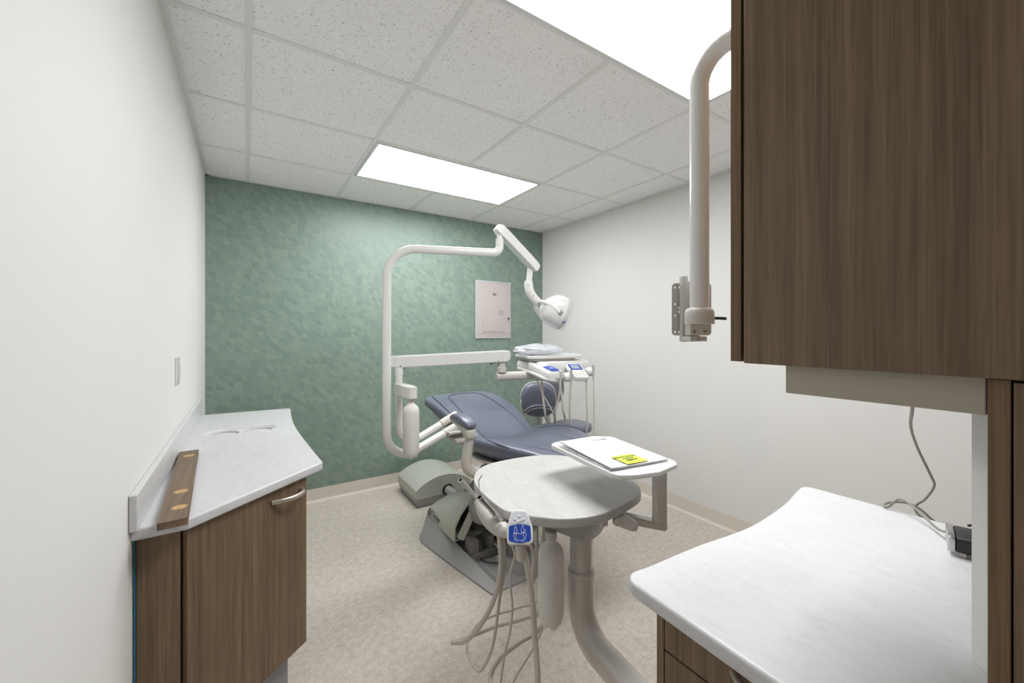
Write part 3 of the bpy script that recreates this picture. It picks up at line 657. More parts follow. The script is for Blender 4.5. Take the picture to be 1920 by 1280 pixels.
ST = [0.05, 0.08, 0.10, 0.115, 0.12, 0.105, 0.09, 0.08, 0.07, 0.05, 0.03]
rings = [section(SH[i], ST[i], SC[i], lambda u, z, i=i: ch(u, SV[i], SZ[i]-ST[i]/2+0.03+z)) for i in range(len(SV))]
seat = obj('seat_cushion', loft(rings), 'vinyl', dc, smooth=180, sub=2)
def lerp(xs, ys, x):
    for i in range(len(xs)-1):
        if x <= xs[i+1] or i == len(xs)-2:
            t_ = (x-xs[i])/(xs[i+1]-xs[i]); return ys[i]+(ys[i+1]-ys[i])*t_
def seat_pt(f_, v, lift=0.0):
    hw, th, cz, cs = lerp(SV, SH, v), lerp(SV, ST, v), lerp(SV, SZ, v), lerp(SV, SC, v)
    s_ = math.sqrt(max(0, 1-f_**4)); return ch(hw*f_, v, cz-th/2+0.03+th/2*s_**0.6+cs*f_*f_+lift)
for s in (-1, 1):
    obj('seam', tube(cr([seat_pt(s*f_, v) for f_, v in [(0.42, -0.04), (0.46, 0.10), (0.50, 0.25), (0.55, 0.42), (0.5, 0.60), (0.45, 0.76)]], 6), 0.0028, 8), 'seam', seat, smooth=180)
    obj('seam', tube(cr([seat_pt(s*f_, v, 0.001) for f_, v in [(0.62, 0.0), (0.76, 0.08), (0.88, 0.16), (0.96, 0.25), (0.985, 0.33)]], 6), 0.0028, 8), 'seam', seat, smooth=180)
obj('seat_trim', loft([section(SH[i]*0.93, 0.03, SC[i]*0.7, lambda u, z, i=i: ch(u, SV[i], SZ[i]-ST[i]+0.022+z)) for i in range(1, 9)]), 'putty', dc, smooth=180, sub=1)
obj('seat_pan', loft([section(h_, t_, 0.0, lambda u, z, v=v: ch(u, v, 0.575+z)) for v, h_, t_ in ((-0.06, 0.19, 0.07), (0.05, 0.24, 0.09), (0.25, 0.22, 0.08), (0.45, 0.16, 0.07), (0.60, 0.12, 0.05))]), 'darkgrey', dc, smooth=180, sub=1)
BVv = [-0.015, -0.05, -0.12, -0.25, -0.40, -0.53, -0.64, -0.695, -0.71]
BZz = [0.690, 0.700, 0.725, 0.778, 0.833, 0.874, 0.897, 0.896, 0.886]
BH = [0.17, 0.195, 0.225, 0.260, 0.280, 0.286, 0.284, 0.272, 0.24]
BT = [0.05, 0.08, 0.095, 0.105, 0.105, 0.10, 0.095, 0.085, 0.06]
BC = [0.01, 0.02, 0.032, 0.036, 0.030, 0.014, 0.004, 0.0, 0.0]
def bnorm(i):
    j0, j1 = max(i-1, 0), min(i+1, len(BVv)-1); dv, dz = BVv[j1]-BVv[j0], BZz[j1]-BZz[j0]; l_ = math.hypot(dv, dz)
    return (dz/l_, -dv/l_) if False else (abs(dz)/l_*(1 if dz > 0 else -1), abs(dv)/l_)
def back_place(i):
    nv, nz = bnorm(i)
    return lambda u, z: ch(u, BVv[i]+nv*z, BZz[i]+nz*(z-BT[i]/2))
back = obj('backrest_cushion', loft([section(BH[i], BT[i], BC[i], back_place(i)) for i in range(len(BVv))]), 'vinyl', dc, smooth=180, sub=2)
def back_pt(f_, s, lift=0.001):            # s counts sections
    i = int(min(s, len(BVv)-2)); t_ = s-i
    g_ = lambda A_: A_[i]+(A_[i+1]-A_[i])*t_
    n0, n1 = bnorm(i), bnorm(i+1); nv, nz = n0[0]+(n1[0]-n0[0])*t_, n0[1]+(n1[1]-n0[1])*t_
    s_ = math.sqrt(max(0, 1-f_**4)); z = g_(BT)/2*s_**0.6+g_(BC)*f_*f_+lift
    return ch(g_(BH)*f_, g_(BVv)+nv*z, g_(BZz)+nz*(z-g_(BT)/2))
for s, mt in ((-1, 'seam'), (1, 'seam')):
    obj('seam', tube(cr([back_pt(s*f_, q) for f_, q in [(0.80, 1.0), (0.74, 2), (0.64, 3), (0.56, 4), (0.50, 5), (0.46, 5.6)]], 6), 0.0028, 8), mt, back, smooth=180)
obj('seam', tube(cr([back_pt(f_, q) for f_, q in [(-0.92, 2.4), (-0.91, 3), (-0.88, 4), (-0.84, 5), (-0.80, 6), (-0.78, 6.6)]], 6), 0.0028, 8), 'seam', back, smooth=180)
obj('seam', tube(cr([back_pt(f_, q) for f_, q in [(-0.46, 5.6), (-0.30, 5.9), (0.0, 6.02), (0.30, 5.9), (0.46, 5.6)]], 6), 0.0022, 8), 'seam', back, smooth=180)
obj('backrest_shell', loft([section(BH[i]*0.9, 0.03, 0.0, lambda u, z, i=i: ch(u, BVv[i]-bnorm(i)[0]*(BT[i]*0.95), BZz[i]-bnorm(i)[1]*BT[i]*0.98+z)) for i in range(1, 7)]), 'putty', dc, smooth=180, sub=1)
# armrest
obj('armrest_pad', loft([section(w_, t_, 0.0, lambda u, z, v=v, zc=zc: ch(-0.412+u, v, zc+z)) for v, w_, t_, zc in ((0.00, 0.010, 0.012, 0.880), (0.012, 0.024, 0.030, 0.885), (0.06, 0.033, 0.046, 0.896), (0.13, 0.036, 0.046, 0.897), (0.185, 0.036, 0.036, 0.884), (0.212, 0.030, 0.026, 0.876), (0.218, 0.016, 0.012, 0.874))]), 'vinyl', dc, smooth=180, sub=1)
obj('armrest_bracket', loft([section(w_, t_, 0.0, lambda u, z, v=v, zc=zc: ch(-0.412+u, v, zc+z)) for v, w_, t_, zc in ((-0.005, 0.012, 0.010, 0.872), (0.05, 0.024, 0.016, 0.868), (0.12, 0.027, 0.024, 0.860), (0.17, 0.030, 0.050, 0.838), (0.205, 0.030, 0.056, 0.830), (0.212, 0.024, 0.04, 0.830))]), 'sage', dc, smooth=180, sub=1)
apts = cr([ch(-0.412, 0.185, 0.835), ch(-0.412, 0.18, 0.78), ch(-0.418, 0.17, 0.72), ch(-0.415, 0.165, 0.665), ch(-0.385, 0.165, 0.625), ch(-0.32, 0.165, 0.600), ch(-0.22, 0.165, 0.585)], 6)
obj('armrest_post', tube(apts, [0.0225+0.008*min(1, k/18)-0.006*max(0, (k-22)/14) for k in range(len(apts))], 18, sy=0.8), 'putty', dc, smooth=180)
# arm mount under the backrest
obj('mount_bracket', merge(box(1.00, 1.16, 2.18, 2.30, 0.742, 0.752), box(1.04, 1.16, 2.16, 2.30, 0.690, 0.705), box(1.10, 1.30, 2.14, 2.34, 0.640, 0.735, 0.01)), 'putty', dc, smooth=40)
for pa, pb in (((0.9915, 2.2307, 0.7405), (1.10, 2.236, 0.783)), ((0.9915, 2.2833, 0.7858), (1.10, 2.287, 0.8325))): obj('pipe_socket', cyl(pa, pb, 0.025, 20, 0.003), 'putty', dc, smooth=40)
obj('lift_column', loft([[V((1.27+sx*a, y+sy*b, z)) for sx, sy in ((-1, -1), (1, -1), (1, 1), (-1, 1))] for y, z, a, b in ((2.32, 0.12, 0.10, 0.14), (2.24, 0.30, 0.095, 0.12), (2.08, 0.45, 0.09, 0.11), (1.95, 0.56, 0.11, 0.13))]), 'darkgrey', dc)
# floor base
def mir(pts, cx=1.27): return [V(p) for p in pts]+[V((2*cx-p[0], p[1], p[2])) for p in reversed(pts)]
BO = [(1.045, 1.765), (0.985, 2.10), (0.940, 2.38), (0.930, 2.46), (0.940, 2.515), (0.975, 2.56), (1.02, 2.62), (1.05, 2.70)]
BI = [(1.10, 1.80), (1.055, 2.10), (1.024, 2.38), (1.018, 2.46), (1.016, 2.515), (1.02, 2.56), (1.035, 2.61), (1.07, 2.66)]
o1 = mir([(x, y, 0.0) for x, y in BO]); o2 = mir([(x, y, 0.012) for x, y in BO]); i1 = mir([(x, y, 0.018 if y < 1.9 else (0.075 if y < 2.2 else 0.118)) for x, y in BI])
i2 = mir([(x+0.02, y+0.015 if y < 2 else y-0.02, 0.03) for x, y in BI])
obj('base_plate', loft([o1, o2, i1, i2]), 'grey', dc, smooth=30)
def arch(y, x0, zb, zs, zt, n=14, cx=1.27):
    pts = [V((x0, y, zb))]
    for k in range(n+1):
        t_ = k/n; x = x0+(2*(cx-x0))*t_; pts.append(V((x, y, zs+(zt-zs)*math.sin(math.pi*t_)**0.75)))
    pts.append(V((2*cx-x0, y, zb))); return pts
bcov = obj('base_cover', loft([arch(2.575, 1.045, 0.10, 0.150, 0.205), arch(2.53, 1.02, 0.105, 0.184, 0.245), arch(2.35, 1.018, 0.11, 0.198, 0.330), arch(2.16, 1.016, 0.118, 0.205, 0.40), arch(2.145, 1.016, 0.118, 0.203, 0.396), arch(2.146, 1.024, 0.122, 0.195, 0.386), arch(2.35, 1.026, 0.116, 0.190, 0.320), arch(2.52, 1.028, 0.112, 0.176, 0.236)]), 'sage', dc, smooth=35)
for word, yy in (('DCI', 2.49), ('edge', 2.405)): obj('lettering', to_mesh_text(word, 0.05, 'CENTER'), 'ink', bcov, T=frame((1.0150, yy, 0.156), (0.01, -1, 0.04), (0.05, 0, 1)))
def strut(p0, p1, w_, d_): 
    p0, p1 = V(p0), V(p1); ax = (p1-p0).normalized(); s_ = ax.cross(V((0, 1, 0))).normalized()
    return loft([[p+s_*a*w_+V((0, 1, 0))*b*d_ for a, b in ((-1, -1), (1, -1), (1, 1), (-1, 1))] for p in (p0, p1)])
obj('cover_frame', strut((1.045, 2.125, 0.135), (1.19, 2.125, 0.385), 0.014, 0.018), 'sage', dc)
obj('inner_cover', lathe([(0.0, 0.11), (0.10, 0.10), (0.13, 0.05), (0.13, -0.02), (0.11, -0.05), (0.0, -0.055)], (1.235, 2.11, 0.27), 28), 'grey', dc, smooth=50)
obj('mechanism', merge(box(1.07, 1.12, 2.03, 2.12, 0.03, 0.15, 0.006), box(1.07, 1.28, 2.02, 2.05, 0.03, 0.075, 0.004), box(1.19, 1.22, 2.03, 2.12, 0.03, 0.15, 0.004)), 'darkgrey', dc, smooth=40)
obj('pump_motor', cyl((1.27, 2.05, 0.10), (1.27, 2.05, 0.19), 0.032, 22, 0.004), 'brass', dc, smooth=40)
for k, pts in enumerate(([(1.27, 2.03, 0.14), (1.30, 1.98, 0.08), (1.27, 1.93, 0.045), (1.20, 1.92, 0.045), (1.13, 1.98, 0.045), (1.12, 2.05, 0.05)],
                         [(1.33, 2.06, 0.17), (1.33, 2.00, 0.10), (1.31, 1.95, 0.05), (1.33, 1.90, 0.045), (1.40, 1.92, 0.05)],
                         [(1.22, 2.03, 0.10), (1.26, 1.97, 0.06), (1.32, 1.93, 0.06), (1.38, 1.96, 0.09), (1.36, 2.04, 0.13)])):
    obj('wire', tube(cr(pts, 6), 0.005 if k else 0.0038, 8), ('black', 'lightgrey', 'lightgrey')[k], dc, smooth=180)
obj('stop_pod', loft([[V((1.30+sx*c_*1.0, 1.86+0.0+sy*0.0+c2_, z)) for sx, c_, sy, c2_ in [(math.cos(q), 0.105*s_, 0, 0.072*s_*math.sin(q)) for q in [2*math.pi*k/28 for k in range(28)]]] for z, s_ in ((0.012, 1.0), (0.07, 1.0), (0.082, 0.93), (0.085, 0.75))]), 'grey', dc, smooth=40)
obj('stop_pod_lid', loft([[V((1.31+0.085*s_*math.cos(q), 1.90+0.05*s_*math.sin(q), z)) for q in [2*math.pi*k/24 for k in range(24)]] for z, s_ in ((0.086, 1.0), (0.125, 0.98), (0.135, 0.85))]), 'darkgrey', dc, smooth=40)
for xs in (1.19, 1.36): obj('foam_block', box(xs, xs+0.04, 1.935, 1.965, 0.031, 0.065), 'lightgrey', dc)

# utility box behind the base
ub_ = thing('utility_box', 'low grey utility box with an arched lid on the floor by the green wall', 'utility box', (1.30, 3.15, 0))
def ring4(x0, x1, y0_, y1_, z): return [V((x0, y0_, z)), V((x1, y0_, z)), V((x1, y1_, z)), V((x0, y1_, z))]
obj('plinth', loft([ring4(1.095, 1.515, 2.955, 3.35, 0.0), ring4(1.075, 1.535, 2.935, 3.37, 0.072)]), 'grey', ub_)
obj('lid', loft([arch(y, 1.073, 0.0725, 0.135, 0.222, 16, 1.305) for y in (2.933, 3.372)]), 'sage', ub_, smooth=35)
obj('dark_hole_ring', lathe([(0.035, 0), (0.044, 0), (0.045, 0.002), (0.043, 0.005), (0.036, 0.005), (0.035, 0.004)], (1.33, 2.9325, 0.10), 28, (0, -1, 0)), 'black', ub_, smooth=40)  # black colour stands in for the shade of an open hole round the conduit
obj('conduit', tube([(1.335, 2.928, 0.095), (1.330, 2.80, 0.095), (1.325, 2.704, 0.095)], 0.034, 20), 'grey', ub_, smooth=60)

# ------------------------------------------------------------------ operatory light on its post
dl_ = thing('dental_light', 'white dental light on a tall curved post with an angled arm', 'dental light', (0.6416, 2.214, 0.62))
lp = fillet([V((0.990, 2.2306, 0.740)), V((0.6416, 2.214, 0.605)), V((0.6416, 2.214, 1.812)), V((1.238, 1.998, 1.812)), V((1.238, 1.998, 1.893))], [0, 0.16, 0.16, 0.062, 0], 14)
obj('post', tube(lp, 0.0235, 26), 'enamel', dl_, smooth=60)
for z in (1.595, 0.99): obj('joint_ring', lathe([(0.0236, 0), (0.0241, 0.0008), (0.0236, 0.0016)], (0.6416, 2.214, z), 26), 'enamel', dl_)
obj('pivot', cyl((1.238, 1.998, 1.893), (1.238, 1.998, 1.935), 0.017, 20, 0.002), 'white', dl_, smooth=40)
s0, s1 = V((1.232, 1.998, 1.962)), V((1.495, 2.008, 1.768)); sa = (s1-s0).normalized(); sn_ = sa.cross(V((0, 1, 0))).normalized()
if sn_.z < 0: sn_ = -sn_
sw = sn_.cross(sa).normalized()
def srect(c, hw, h0, h1): return [c+sw*hw+sn_*h0, c-sw*hw+sn_*h0, c-sw*hw*0.85+sn_*h1, c+sw*hw*0.85+sn_*h1]
bm = loft([srect(s0-sa*0.012, 0.022, -0.030, 0.012), srect(s0+sa*0.01, 0.027, -0.036, 0.024), srect(s0+sa*0.05, 0.027, -0.034, 0.026), srect(s1-sa*0.02, 0.029, -0.032, 0.024), srect(s1+sa*0.018, 0.029, -0.034, 0.022), srect(s1+sa*0.034, 0.026, -0.026, 0.016)])
bmesh.ops.bevel(bm, geom=bm.edges[:], offset=0.003, segments=2, affect='EDGES')
obj('spring_arm', bm, 'white', dl_, smooth=40)
obj('drop_tube', cyl((1.478, 2.022, 1.745), (1.470, 2.026, 1.665), 0.0185, 20), 'white', dl_, smooth=40)
obj('elbow', tube(cr([(1.467, 2.027, 1.668), (1.468, 2.026, 1.635), (1.473, 2.023, 1.605), (1.490, 2.017, 1.573), (1.522, 2.009, 1.538)], 6), [0.026]*3+[0.028]*22, 20), 'enamel', dl_, smooth=60)
for q in ((1.452, 2.004, 1.64), (1.482, 1.993, 1.572)): obj('screw', cyl(q, V(q)+V((-0.003, -0.005, 0)), 0.003, 10), 'darkgrey', dl_)
obj('yoke', tube(cr([(1.520, 2.008, 1.545), (1.560, 1.965, 1.530), (1.595, 1.925, 1.500), (1.617, 1.903, 1.470)], 6), 0.013, 14), 'white', dl_, smooth=60)
obj('yoke', tube(cr([(1.518, 2.010, 1.535), (1.535, 2.045, 1.510), (1.568, 2.065, 1.475), (1.60, 2.06, 1.460)], 6), 0.013, 14), 'white', dl_, smooth=60)
hcn = V((1.635, 1.982, 1.487)); hn = V((0.78, -0.22, -0.30)).normalized(); hu = (V((0, 0, 1))-hn*hn.z).normalized(); hv = hn.cross(hu)
def hring(d, a, b, up=0.0, n=28): return [hcn+hn*d+hu*(math.copysign(abs(math.cos(q))**0.85, math.cos(q))*a+up)+hv*math.sin(q)*b for q in [2*math.pi*k/n for k in range(n)]]
head = obj('light_head', loft([hring(-0.085, 0.02, 0.02, -0.02), hring(-0.078, 0.05, 0.045, -0.018), hring(-0.055, 0.078, 0.064, -0.012), hring(-0.015, 0.098, 0.080), hring(0.03, 0.108, 0.086, 0.002), hring(0.05, 0.108, 0.086, 0.002)]), 'white', dl_, smooth=60)
obj('bezel', loft([hring(0.0505, 0.109, 0.087, 0.002), hring(0.060, 0.110, 0.088, 0.002), hring(0.075, 0.102, 0.082, 0.002), hring(0.080, 0.08, 0.06)]), 'lightgrey', head, smooth=50)
obj('vent_panel', loft([[hcn+hn*d+hu*u_+hv*v_ for u_, v_ in ((-0.01, -0.045), (-0.062, -0.038), (-0.062, 0.038), (-0.01, 0.045))] for d in (-0.078, -0.05)]), 'putty', head)
obj('badge', lathe([(0.012, 0), (0.012, 0.005), (0.009, 0.007)], hcn+hn*0.058-hu*0.055-hv*(-0.070), 18, -(V((0.55, 0.83, 0.1)))), 'blue', head, label='blue round badge')
obj('pivot_cap', lathe([(0.015, 0), (0.015, 0.006), (0.012, 0.008)], V((1.618, 1.901, 1.470)), 18, (-0.4, -0.8, 0)), 'darkgrey', head)
obj('plastic_wrap', loft([hring(-0.095, 0.03, 0.03, -0.02), hring(-0.070, 0.075, 0.062, -0.016), hring(-0.015, 0.108, 0.090), hring(0.05, 0.117, 0.096, -0.002), hring(0.090, 0.110, 0.092, -0.006), hring(0.105, 0.07, 0.05, -0.01)]), 'film', dl_, smooth=180, label='clear plastic wrap over the light head')

# ------------------------------------------------------------------ delivery unit
du = thing('delivery_unit', 'white over-chair delivery unit with a swing arm, keypad and hanging hoses', 'delivery unit', (0.729, 2.276, 0.66))
dpst = fillet([V((0.990, 2.2832, 0.785)), V((0.729, 2.276, 0.672)), V((0.729, 2.276, 1.145))], [0, 0.15, 0], 14)
obj('post', tube(dpst, 0.0205, 24), 'enamel', du, smooth=60)
obj('post_cap', cyl((0.729, 2.276, 1.10), (0.729, 2.276, 1.148), 0.0235, 22, 0.002), 'white', du, smooth=40)
a0, a1 = V((0.690, 2.300, 1.180)), V((1.385, 2.142, 1.194)); aa = (a1-a0).normalized(); an_ = V((-aa.y, aa.x, 0)).normalized()
def brect(c, hw, z0, z1): return [c-an_*hw+V((0, 0, z0)), c+an_*hw+V((0, 0, z0)), c+an_*hw+V((0, 0, z1)), c-an_*hw+V((0, 0, z1))]
bm = loft([brect(a0-aa*0.005, 0.03, -0.028, 0.026), brect(a0+aa*0.012, 0.034, -0.036, 0.030), brect(a0+aa*0.06, 0.034, -0.038, 0.031), brect(a1-aa*0.06, 0.035, -0.035, 0.038), brect(a1-aa*0.015, 0.035, -0.034, 0.039), brect(a1+aa*0.012, 0.030, -0.018, 0.036)])
bmesh.ops.bevel(bm, geom=bm.edges[:], offset=0.006, segments=3, affect='EDGES')
fa_ = obj('flex_arm', bm, 'white', du, smooth=40)
for c_ in (a0+aa*0.02, a1-aa*0.045): obj('seam_line', loft([brect(c_, 0.0355, -0.030, 0.033), brect(c_+aa*0.0012, 0.0355, -0.030, 0.033)]), 'lightgrey', fa_)
for c_ in (a0+aa*0.05-an_*0.0345+V((0, 0, -0.026)), a1-aa*0.075-an_*0.0355+V((0, 0, -0.024))): obj('screw', cyl(c_, c_-an_*0.003, 0.004, 12), 'chrome', fa_)
pv = V((1.345, 2.152, 0))
obj('pivot', lathe([(0.021, 1.155), (0.024, 1.145), (0.024, 1.13), (0.030, 1.125), (0.030, 1.095)], pv, 24), 'putty', du, smooth=40)
for c_ in (a0+aa*0.075, a1-aa*0.10): obj('arm_stop', loft([brect(c_-aa*0.014, 0.012, -0.048, -0.034), brect(c_+aa*0.014, 0.012, -0.040, -0.034)]), 'darkgrey', du)
l0, l1 = V((1.322, 2.160, 1.068)), V((1.79, 2.10, 1.062)); la = (l1-l0).normalized(); ln = V((-la.y, la.x, 0))
def lring(c, r_): return [c+ln*math.cos(q)*r_*0.9+V((0, 0, 1))*math.sin(q)*r_ for q in [2*math.pi*k/22 for k in range(22)]]
obj('lower_arm', loft([lring(l0-la*0.012, 0.022), lring(l0-la*0.004, 0.0275), lring(l1, 0.0275)]), 'putty', du, smooth=50)
# bottle and its carrier
obj('bottle_carrier', loft([[V((p.x, p.y, z)) for p in fillet([V((0.705, 2.300, 0)), V((0.700, 2.246, 0)), V((0.715, 2.060, 0)), V((0.765, 2.060, 0)), V((0.760, 2.298, 0))], [0.01, 0.01, 0.02, 0.02, 0.01], 4, True)] for z in (0.995, 1.055)]), 'enamel', du, smooth=40)
bottle(du, 0.737, 2.094, 0.672, 0.975, 0.0435)
# head
o_t = rrect(1.555, 2.00, 2.00, 2.32, 0.05)
def sc_ring(o_, k, z, cx=1.78, cy=2.16): return [V((cx+(x-cx)*k, cy+(y-cy)*k, z)) for x, y in o_]
dh = obj('unit_head', loft([sc_ring(o_t, 0.80, 1.045), sc_ring(o_t, 0.93, 1.055), sc_ring(o_t, 1.0, 1.085), sc_ring(o_t, 1.0, 1.128), sc_ring(o_t, 0.97, 1.148), sc_ring(o_t, 0.90, 1.157)]), 'white', du, smooth=45)
bm = box(1.525, 1.645, 1.900, 2.12, 1.104, 1.159, 0.016, 3); 
for v_ in bm.verts: v_.co.z -= (2.12-v_.co.y)*0.24
obj('touchpad_wing', bm, 'white', dh, smooth=45)
fb_ = frame((1.587, 1.952, 1.1194), (1, 0, 0), (0, 1, 0.24))
obj('touchpad', plate(rrect(-0.036, 0.036, -0.045, 0.045, 0.012), 0.0, 0.0025), 'blue', dh, T=fb_, label='blue touchpad')
obj('touchpad_print', tube([(q_.x, q_.y, 0.003) for q_ in cr([V((-0.018, -0.012, 0)), V((0, 0.004, 0)), V((0.018, 0.0, 0)), V((0.006, 0.02, 0))], 4)], 0.0016, 6), 'whiteink', dh, T=fb_)
obj('bumper', tube(cr([(1.540, 2.24, 1.100), (1.522, 2.06, 1.085), (1.526, 1.93, 1.060), (1.575, 1.893, 1.050)], 6), 0.012, 12), 'lightgrey', dh, smooth=60)
obj('touchpad', box(1.90, 1.96, 2.05, 2.14, 1.140, 1.1535, 0.002), 'blue', dh)
kp = frame((1.763, 1.905, 1.094), (0.93, -0.30, -0.02), (0.28, 0.85, 0.42))
key = obj('keypad', plate(rrect(-0.050, 0.050, -0.085, 0.085, 0.018), -0.02, 0.012, 0.006), 'white', du, T=kp, smooth=45)
obj('keypad_label', plate(rrect(-0.042, 0.042, 0.005, 0.076, 0.008), 0.0122, 0.0128), 'blue', key, T=kp)
obj('keypad_screen', plate(rrect(-0.028, 0.028, 0.018, 0.066, 0.003), 0.0130, 0.0134), 'screen', key, T=kp)
for i in range(3):
    for j in range(3): obj('key', lathe([(0.008, 0), (0.007, 0.0018), (0, 0.002)], (-0.025+0.025*i, -0.062+0.022*j, 0.0122), 12), 'lightgrey', key, T=kp)
obj('keypad_arm', tube([(1.765, 1.93, 1.075), (1.77, 2.03, 1.07)], 0.014, 12), 'lightgrey', du, smooth=60)
# instrument holders along the front edge
obj('holder_bar', tube([(1.600, 1.948, 1.060), (1.90, 1.935, 1.066)], 0.0085, 12), 'putty', du, smooth=60)
for (x, y, z) in ((1.617, 1.935, 1.055), (1.690, 1.915, 1.062), (1.885, 1.918, 1.085)):
    h = obj('instrument_holder', lathe([(0.014, 0), (0.026, 0.004), (0.030, 0.02), (0.030, 0.04), (0.024, 0.052), (0.012, 0.055)], (x-0.028, y+0.008, z), 20, (0.9, -0.25, 0.1)), 'white', du, smooth=50)
    obj('holder_knob', cyl((x-0.030, y+0.008, z), (x-0.038, y+0.010, z), 0.008, 14), 'putty', h)
    obj('holder_clip', lathe([(0.006, -0.045), (0.008, -0.03), (0.009, 0.045), (0.012, 0.05)], (x+0.004, y-0.030, z), 16), 'lightgrey', h, smooth=50)
for r_, pts in ((0.0065, [(1.548, 2.00, 1.05), (1.552, 1.990, 0.95), (1.563, 1.985, 0.85), (1.60, 2.02, 0.795), (1.685, 2.10, 0.73), (1.68, 2.08, 0.60), (1.645, 2.02, 0.50)]),
               (0.0045, [(1.520, 2.02, 1.07), (1.545, 2.00, 0.98), (1.60, 1.965, 0.86), (1.640, 1.985, 0.80), (1.70, 2.06, 0.72), (1.68, 2.05, 0.60), (1.645, 2.0, 0.50)]),
               (0.0065, [(1.624, 1.905, 1.01), (1.625, 1.93, 0.92), (1.622, 1.955, 0.85), (1.66, 2.00, 0.79), (1.71, 2.03, 0.70), (1.68, 2.02, 0.58), (1.645, 1.98, 0.50)]),
               (0.0070, [(1.650, 1.96, 1.05), (1.655, 1.93, 0.95), (1.665, 1.925, 0.85), (1.70, 1.95, 0.79), (1.72, 1.98, 0.68), (1.68, 1.98, 0.57), (1.645, 1.95, 0.50)]),
               (0.0065, [(1.694, 1.886, 1.015), (1.692, 1.893, 0.92), (1.696, 1.900, 0.82), (1.715, 1.91, 0.72), (1.70, 1.92, 0.60), (1.64, 1.92, 0.50)]),
               (0.0055, [(1.782, 1.842, 1.055), (1.783, 1.842, 0.95), (1.788, 1.840, 0.82), (1.785, 1.85, 0.70), (1.72, 1.87, 0.58), (1.64, 1.88, 0.50)]),
               (0.0036, [(1.889, 1.886, 1.04), (1.889, 1.882, 0.9), (1.889, 1.882, 0.74), (1.86, 1.86, 0.62), (1.74, 1.85, 0.54), (1.64, 1.84, 0.50)])):
    obj('hose', tube(cr(pts, 8), r_, 12), 'hose', du, smooth=180)
obj('cable_plug', cyl((1.782, 1.842, 1.050), (1.782, 1.842, 1.066), 0.010, 12), 'black', du)

# tray with bagged parts on the unit head
it = thing('parts_tray', 'shallow white tray with a cloudy plastic bag on the delivery unit head', 'tray', (1.74, 2.17, 1.160))
tm = frame((1.735, 2.165, 1.182), (0.98, -0.2, 0.0), (0.2, 0.98, 0.0))
obj('tray', plate(rrect(-0.20, 0.20, -0.13, 0.13, 0.03), -0.008, 0.012, 0.004), 'white', it, T=tm, smooth=40)
obj('tray_mat', plate(rrect(-0.19, 0.15, -0.12, 0.12, 0.02), -0.022, -0.0085, 0.002), 'nickel', it, T=tm)
bm = bmesh.new(); bmesh.ops.create_icosphere(bm, subdivisions=4, radius=1)
for v_ in bm.verts:
    p_ = v_.co.copy(); n_ = noise.noise(p_*2.3)*0.28+noise.noise(p_*6)*0.10
    z_ = p_.z*(1+n_); v_.co = V((-0.075+p_.x*0.17*(1+0.5*n_), 0.0+p_.y*0.125*(1+0.4*n_), 0.013+max(-0.0, 0.034+z_*0.038)))
obj('plastic_bag', bm, 'bagfilm', it, T=tm, smooth=40, label='cloudy crumpled plastic bag')
obj('bag_sheet', sheet(V((1.70, 2.03, 0)), 0.30, 0.26, 1.197, 0.0006, 0.02), 'film', it, smooth=180)
obj('bagged_part', box(-0.17, -0.02, -0.06, 0.06, 0.013, 0.035, 0.008), 'lightgrey', it, T=tm, smooth=40)

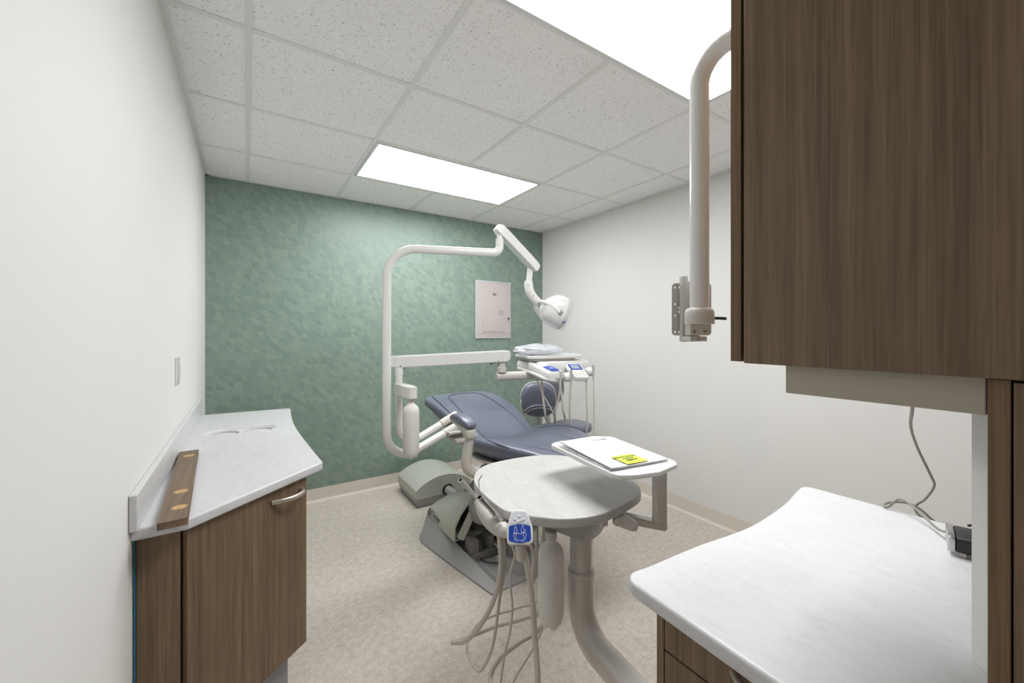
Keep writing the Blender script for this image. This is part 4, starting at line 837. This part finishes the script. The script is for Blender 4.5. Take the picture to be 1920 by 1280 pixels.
# ------------------------------------------------------------------ two stools behind the chair
def stool(label, c, zs, face, back_h, bd):
    c = V(c); f_ = V(face).normalized(); s_ = V((f_.y, -f_.x, 0))
    t = thing('stool', label, 'stool', (c.x, c.y, 0), 'slate blue stools behind the dental chair')
    obj('seat', lathe([(0.0, zs-0.075), (0.13, zs-0.075), (0.160, zs-0.06), (0.166, zs-0.035), (0.160, zs-0.012), (0.13, zs-0.002), (0.0, zs)], c, 36), 'vinyl', t, smooth=60)
    obj('column', cyl(c+V((0, 0, 0.09)), c+V((0, 0, zs-0.076)), 0.025, 18), 'chrome', t, smooth=40)
    for k in range(5):
        an = 2*math.pi*k/5+0.3; d = V((math.cos(an), math.sin(an), 0))
        lg = obj('leg', tube([c+V((0, 0, 0.085)), c+d*0.10+V((0, 0, 0.083)), c+d*0.145+V((0, 0, 0.068))], [0.018, 0.016, 0.012], 10), 'putty', t, smooth=60)
        cs = c+d*0.148; sd = V((-d.y, d.x, 0))
        obj('caster', cyl(cs-sd*0.015+V((0, 0, 0.027)), cs+sd*0.015+V((0, 0, 0.027)), 0.0265, 18, 0.004), 'darkgrey', lg, smooth=40)
    bc_ = c-f_*bd+V((0, 0, back_h)); 
    def bring(d, k): 
        out = []
        for q in range(32):
            an = 2*math.pi*q/32; x, y = math.copysign(abs(math.cos(an))**0.75, math.cos(an))*0.145*k, math.copysign(abs(math.sin(an))**0.8, math.sin(an))*0.145*k
            out.append(bc_+s_*x+V((0, 0, y))+f_*(d+0.9*x*x))
        return out
    bk = obj('backrest', loft([bring(-0.012, 0.93), bring(-0.010, 0.985), bring(0.008, 0.985), bring(0.03, 0.93), bring(0.042, 0.75), bring(0.044, 0.4)]), 'vinyl', t, smooth=70)
    obj('trim', tube([p for p in bring(-0.008, 1.0)]+[bring(-0.008, 1.0)[0]], 0.006, 8), 'putty', bk, smooth=180)
    obj('bracket', tube(fillet([bc_-f_*0.02, bc_-f_*0.05+V((0, 0, -0.12)), c-f_*(bd+0.02)+V((0, 0, zs-0.09)), c-f_*0.08+V((0, 0, zs-0.09))], [0, 0.04, 0.04, 0], 6), 0.018, 12, sy=1.5), 'putty', t, smooth=60)
    return t, bk, bc_, f_, s_
t, bk, b_, f_, s_ = stool('slate blue stool with a round back trimmed in pale grey, beside the chair', (1.90, 2.47, 0), 0.575, (-0.55, -0.83, 0), 0.79-0.0, 0.215)
obj('fold', tube(cr([b_+s_*x+V((0, 0, z))+f_*(0.046+0.3*x*x) for x, z in ((-0.135, -0.075), (-0.07, -0.05), (0.0, -0.045), (0.07, -0.06), (0.125, -0.10))], 5), 0.012, 10), 'vinyl', bk, smooth=180)
obj('fold_trim', tube(cr([b_+s_*x+V((0, 0, z-0.017))+f_*(0.048+0.3*x*x) for x, z in ((-0.135, -0.075), (-0.07, -0.05), (0.0, -0.045), (0.07, -0.06), (0.125, -0.10))], 5), 0.006, 8), 'putty', bk, smooth=180)
stool('slate blue stool standing against the off white wall behind the other stool', (2.245, 2.49, 0), 0.60, (0.25, -0.95, 0), 0.86, 0.215)
